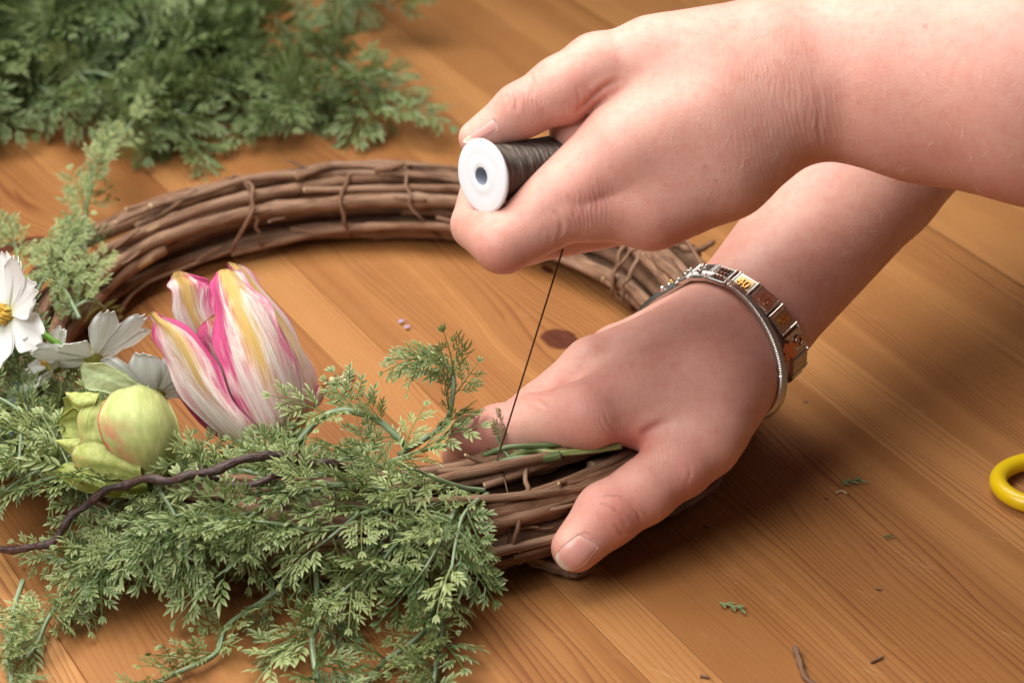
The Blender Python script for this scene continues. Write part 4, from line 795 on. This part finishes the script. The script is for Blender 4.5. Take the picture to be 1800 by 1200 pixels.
def daisy(c, nrm_, label, L=1.8, W=1.25, n=8, cup=.2, seed=0, stem=None, skip=()):
    rg_ = np.random.default_rng(seed); nrm_ = nrmz(nrm_); e1 = nrmz(np.cross(nrm_, [.3, .2, 1])); e2 = np.cross(nrm_, e1); o = root("white_flower", c - np.array([0, 0, .5]), label, "flower")
    for k in range(n):
        if k in skip: continue
        a = 2 * math.pi * k / n + rg_.normal(0, .08); d = math.cos(a) * e1 + math.sin(a) * e2; s_ = np.cross(nrm_, d); nu, nv = 14, 11; G = np.zeros((nu, nv, 3)); cp = cup + rg_.normal(0, .16); Lk = L * rg_.uniform(.9, 1.1); tw = rg_.normal(0, .15)
        for i in range(nu):
            v = i / (nu - 1); wv = W * (.16 + .84 * math.sin(min(1, v * 1.25) * math.pi / 2) ** 1.2) * (1 - .35 * max(0, v - .75) / .25)
            for j in range(nv):
                u = 2 * j / (nv - 1) - 1; notch = (.05 * math.cos(u * 9.4) - .10 * u * u) * max(0, (v - .6) / .4)
                G[i, j] = c + d * (.22 + Lk * (v + notch)) + s_ * u * wv / 2 + nrm_ * (cp * L * v * v + .12 * u * u * math.sin(v * 3.1) + .03 * math.sin(u * 8 + k) * v + tw * u * v * .5 + .05 * (k % 2))
        V, F, UV = shell(G, .035); part("petal", V, F, WHT, o, uv=UV)
    V, F = ball(c, .34, 12, 8); part("disc", V, F, plain("disc_green", (.30, .28, .05), .7), o)
    for k in range(46 if stem else 10):
        r_ = (.40 if stem else .2) * math.sqrt(rg_.random()); a = rg_.uniform(0, 6.28); p = c + (math.cos(a) * e1 + math.sin(a) * e2) * r_
        b = tube([p, p + nrm_ * (.40 + .1 * rg_.random()) + rg_.normal(0, .05, 3)], [.03, .05], 5); part("stamen", b[0], b[1], YEL, o)
    if stem: V, F, UV = tube(spline(stem, 16), .13, 8); part("stem", V, F, GRN, o, uv=UV)
    return o
fa = Z(15, 553, 6.1)
daisy(fa, -.62 * cr - .62 * cf + .15 * cu, "white flower with a yellow centre above the green bud", 2.0, 1.6, 8, .12, 5, [fa + cf * .2 + cr * .3, Q(60, 575, dep(fa) + .3), Q(105, 608, dep(fa) + .2), Q(165, 652, dep(fa) + .5)])
fb = Z(165, 630, 5.0); daisy(fb, np.array([-.3, .68, .58]), "white flower with fluted petals behind the green bud", 2.0, 1.2, 10, .3, 6)
fc = Z(275, 690, 3.9); daisy(fc, np.array([.05, .68, .58]), "white flower tucked in the shade between bud and tulip", 1.9, 1.35, 9, .4, 7)
fd = Z(95, 640, 4.3); daisy(fd, np.array([-.6, -.2, .5]), "small white flower half hidden under the yellow-centred one", 1.2, .8, 7, .3, 8)
# tiny blue blossoms among the leaves
BLU = plain("blue_petal", (.22, .34, .68), .6)
for k, (px, py, z) in enumerate([(12, 752, 2.8), (4, 800, 2.2), (60, 730, 3.0), (30, 690, 3.4), (20, 822, 1.9)]):
    c = Z(px, py, z); o = root("blue_blossom", c - np.array([0, 0, .2]), "tiny pale blue blossom sunk among the green leaves", "blossom", "tiny blue blossoms in the greenery")
    for m_ in range(5):
        a = m_ * 1.257 + k; d = np.array([math.cos(a), .5 * math.sin(a), .6 * math.sin(a)]); V, F, UV = leaflet(c, nrmz(d), nrmz(-cf), .42, .34, -.1); part("petal", V, F, BLU, o, uv=UV)
    V, F = ball(c - cf * .05, .09, 6, 4); part("disc", V, F, YEL, o)
# dark wired twig across the leaves
def twig_mat():
    q = N("dark_twig"); u, v, _ = q.xyz(q.uv()); n_ = q.noise(q.cmb(q.math('MULTIPLY', u, 4), q.math('MULTIPLY', v, 2.5), 0), 1, 4); return q.fin(q.mix(q.step(n_, .35, .7), (.022, .010, .010), (.095, .042, .036)), .45, 0, q.bump(n_, .0012, .8))
TW = twig_mat(); pts = pz([(-30, 962, 1.3), (0, 968, 1.4), (60, 973, 1.6), (100, 960, 1.9), (135, 920, 2.5), (180, 888, 3.1), (222, 870, 3.5), (265, 862, 3.8), (310, 862, 4.0), (360, 850, 4.2), (420, 832, 4.4), (490, 817, 4.4), (530, 830, 4.1), (575, 836, 3.8), (615, 842, 3.4)])
tw = root("brown_twig", pts[0], "dark brown wiry twig winding across the leaves below the bud", "twig")
path = spline(pts, 110); path[:, 2] += .45 * np.clip(np.arange(110) / 30., 0, 1); rr = np.linspace(.13, .17, 110) * (1 + .16 * np.sin(np.arange(110) * .7) + .10 * np.sin(np.arange(110) * 1.9)); path[:, 2] += .06 * np.sin(np.arange(110) * .5); V, F, UV = tube(path, rr, 9); part("stem", V, F, TW, tw, uv=UV)
V, F, UV = tube(spline(pz([(385, 843, 4.2), (365, 835, 4.35), (346, 815, 4.5)]), 10), np.linspace(.11, .05, 10), 7); part("side_shoot", V, F, TW, tw, uv=UV)
V, F, UV = tube(spline(pz([(390, 850, 4.2), (440, 852, 4.3), (480, 838, 4.4), (520, 828, 4.2)]), 24), .11, 7); part("side_shoot", V, F, TW, tw, uv=UV)

# ------------------------------------------------------------------ scissors and scraps
YP = plain("yellow_plastic", (.80, .55, .004), .3, vary=.04, Specular_IOR_Level=.5)
sci = root("scissors", Z(1800, 850, 0), "bright yellow scissors handle lying on the table", "scissors")
def oval(c, ax, ay, a, b, n=48): return [c + ax * a * math.cos(t) * (1 + .12 * math.cos(t)) + ay * b * math.sin(t) for t in np.linspace(0, 2 * math.pi, n, endpoint=False)]
X_, Y_ = np.array([.80, .60, 0]), np.array([-.60, .80, 0])
cc = Z(1829, 849, .45)
for k, (c, a, b) in enumerate([(cc, 1.75, 1.45), (cc + X_ * .3 - Y_ * 3.4 + np.array([2.2, 0, 0]), 2.1, 1.5)]):
    V, F, UV = tube(oval(c, X_, Y_, a, b), .33, 12, closed=True); part("handle", V, F, YP, sci)
hub = cc + X_ * 6 - Y_ * 1.2; ST2 = STEEL
for k, (s0, e0) in enumerate([(cc + X_ * 1.6, hub + X_ * 9 - Y_ * .1), (cc + X_ * 2.2 - Y_ * 3.0 + np.array([2.0, 0, 0]), hub + X_ * 9 + Y_ * .3)]):
    V, F, UV = tube(spline([s0, hub + np.array([0, 0, .12 * k - .1]), e0], 20), np.concatenate([np.full(8, .42), np.linspace(.5, .08, 12)]), 4); V[:, 2] = .45 + (V[:, 2] - .45) * .25 + .12 * k; part("blade", V, F, ST2, sci, smooth=False)
V, F = lathe([(0, 0), (0, .32), (.3, .3), (.32, 0)], hub + np.array([0, 0, .3]), [0, 0, 1], 16); part("pivot", V, F, SILV, sci)
def scrap(px, py, ang, L, seed, label, kind="leaf_scrap"):
    c = Z(px, py, .12); rg_ = np.random.default_rng(seed); parts = []; d = np.array([math.cos(ang), math.sin(ang), 0]); s_ = np.array([-d[1], d[0], 0])
    for k in range(5):
        p = c + d * L * (k / 5 - .5); parts.append(leaflet(p, nrmz(d + s_ * (.7 if k % 2 else -.7) + np.array([0, 0, .2])), [0, 0, 1], L * .42, L * .16)); 
    tb = tube([c - d * L * .5, c + d * L * .4 + np.array([0, 0, .05])], [.04, .03], 5); parts.append((tb[0], tb[1], np.tile([0., .2], (len(tb[0]), 1))))
    V, F, UV = join(parts); single(kind, V, F, LEAFB, (c[0], c[1], 0), label, "leaf", smooth=False, uv=UV)
scrap(1497, 846, .25, .85, 1, "torn leaf scrap lying on the table towards the scissors"); scrap(1287, 1065, -.5, .9, 2, "green leaf scrap on the table near the broken brown twig piece"); scrap(1562, 942, .1, .35, 3, "tiny green leaf speck alone on the bare table")
def chip(pts, r_, label, mat=BARK):
    P = spline(pz(pts), 14); V, F, UV = tube(P, np.linspace(r_, r_ * .8, 14) * (1 + .2 * np.sin(np.arange(14) * 2.1)), 7); single("twig_scrap", V, F, mat, (P[0][0], P[0][1], 0), label, "twig", uv=UV)
chip([(1397, 1137, .25), (1405, 1160, .15), (1413, 1185, .12), (1428, 1200, .14), (1450, 1206, .12)], .11, "broken brown twig piece on the table at its frayed end")
chip([(1531, 1163, .07), (1553, 1153, .08)], .045, "short dark bark splinter on the table"); chip([(1540, 1033, .06), (1549, 1035, .06)], .05, "stubby dark bark crumb on the bare planks"); chip([(1231, 1187, .06), (1246, 1190, .06)], .06, "flat dark bark crumb by the pale plank")
chip([(1238, 922, .05), (1247, 926, .05)], .045, "small dark crumb in the shadow of the thumb"); chip([(1470, 866, .07), (1480, 862, .1), (1489, 867, .07)], .04, "curled tan wood shaving beside the torn leaf scrap", CUT)
PETB = plain("pale_bud", (.62, .58, .32), .5); c0 = Z(605, 660, .15)
o = root("bud_scrap", (c0[0], c0[1], 0), "pale green budded scrap lying beside the table knot inside the wreath", "bud")
V, F, UV = tube(pz([(586, 667, .15), (600, 664, .18), (615, 653, .2)]), .07, 6); part("stem", V, F, PETB, o)
for p in ((584, 668), (606, 671), (617, 654)): part("bud", *ball(Z(*p, .17), .14, 8, 6), PETB, o)
VIO = plain("violet_scrap", (.36, .28, .48), .6)
for p in ((701, 567), (711, 577)): V, F, UV = leaflet(Z(*p, .1), [.7, .6, .2], [0, 0, 1], .3, .2); single("petal_scrap", V, F, VIO, Z(*p, 0), "tiny violet petal scrap on the table inside the wreath", "petal", "violet petal scraps")
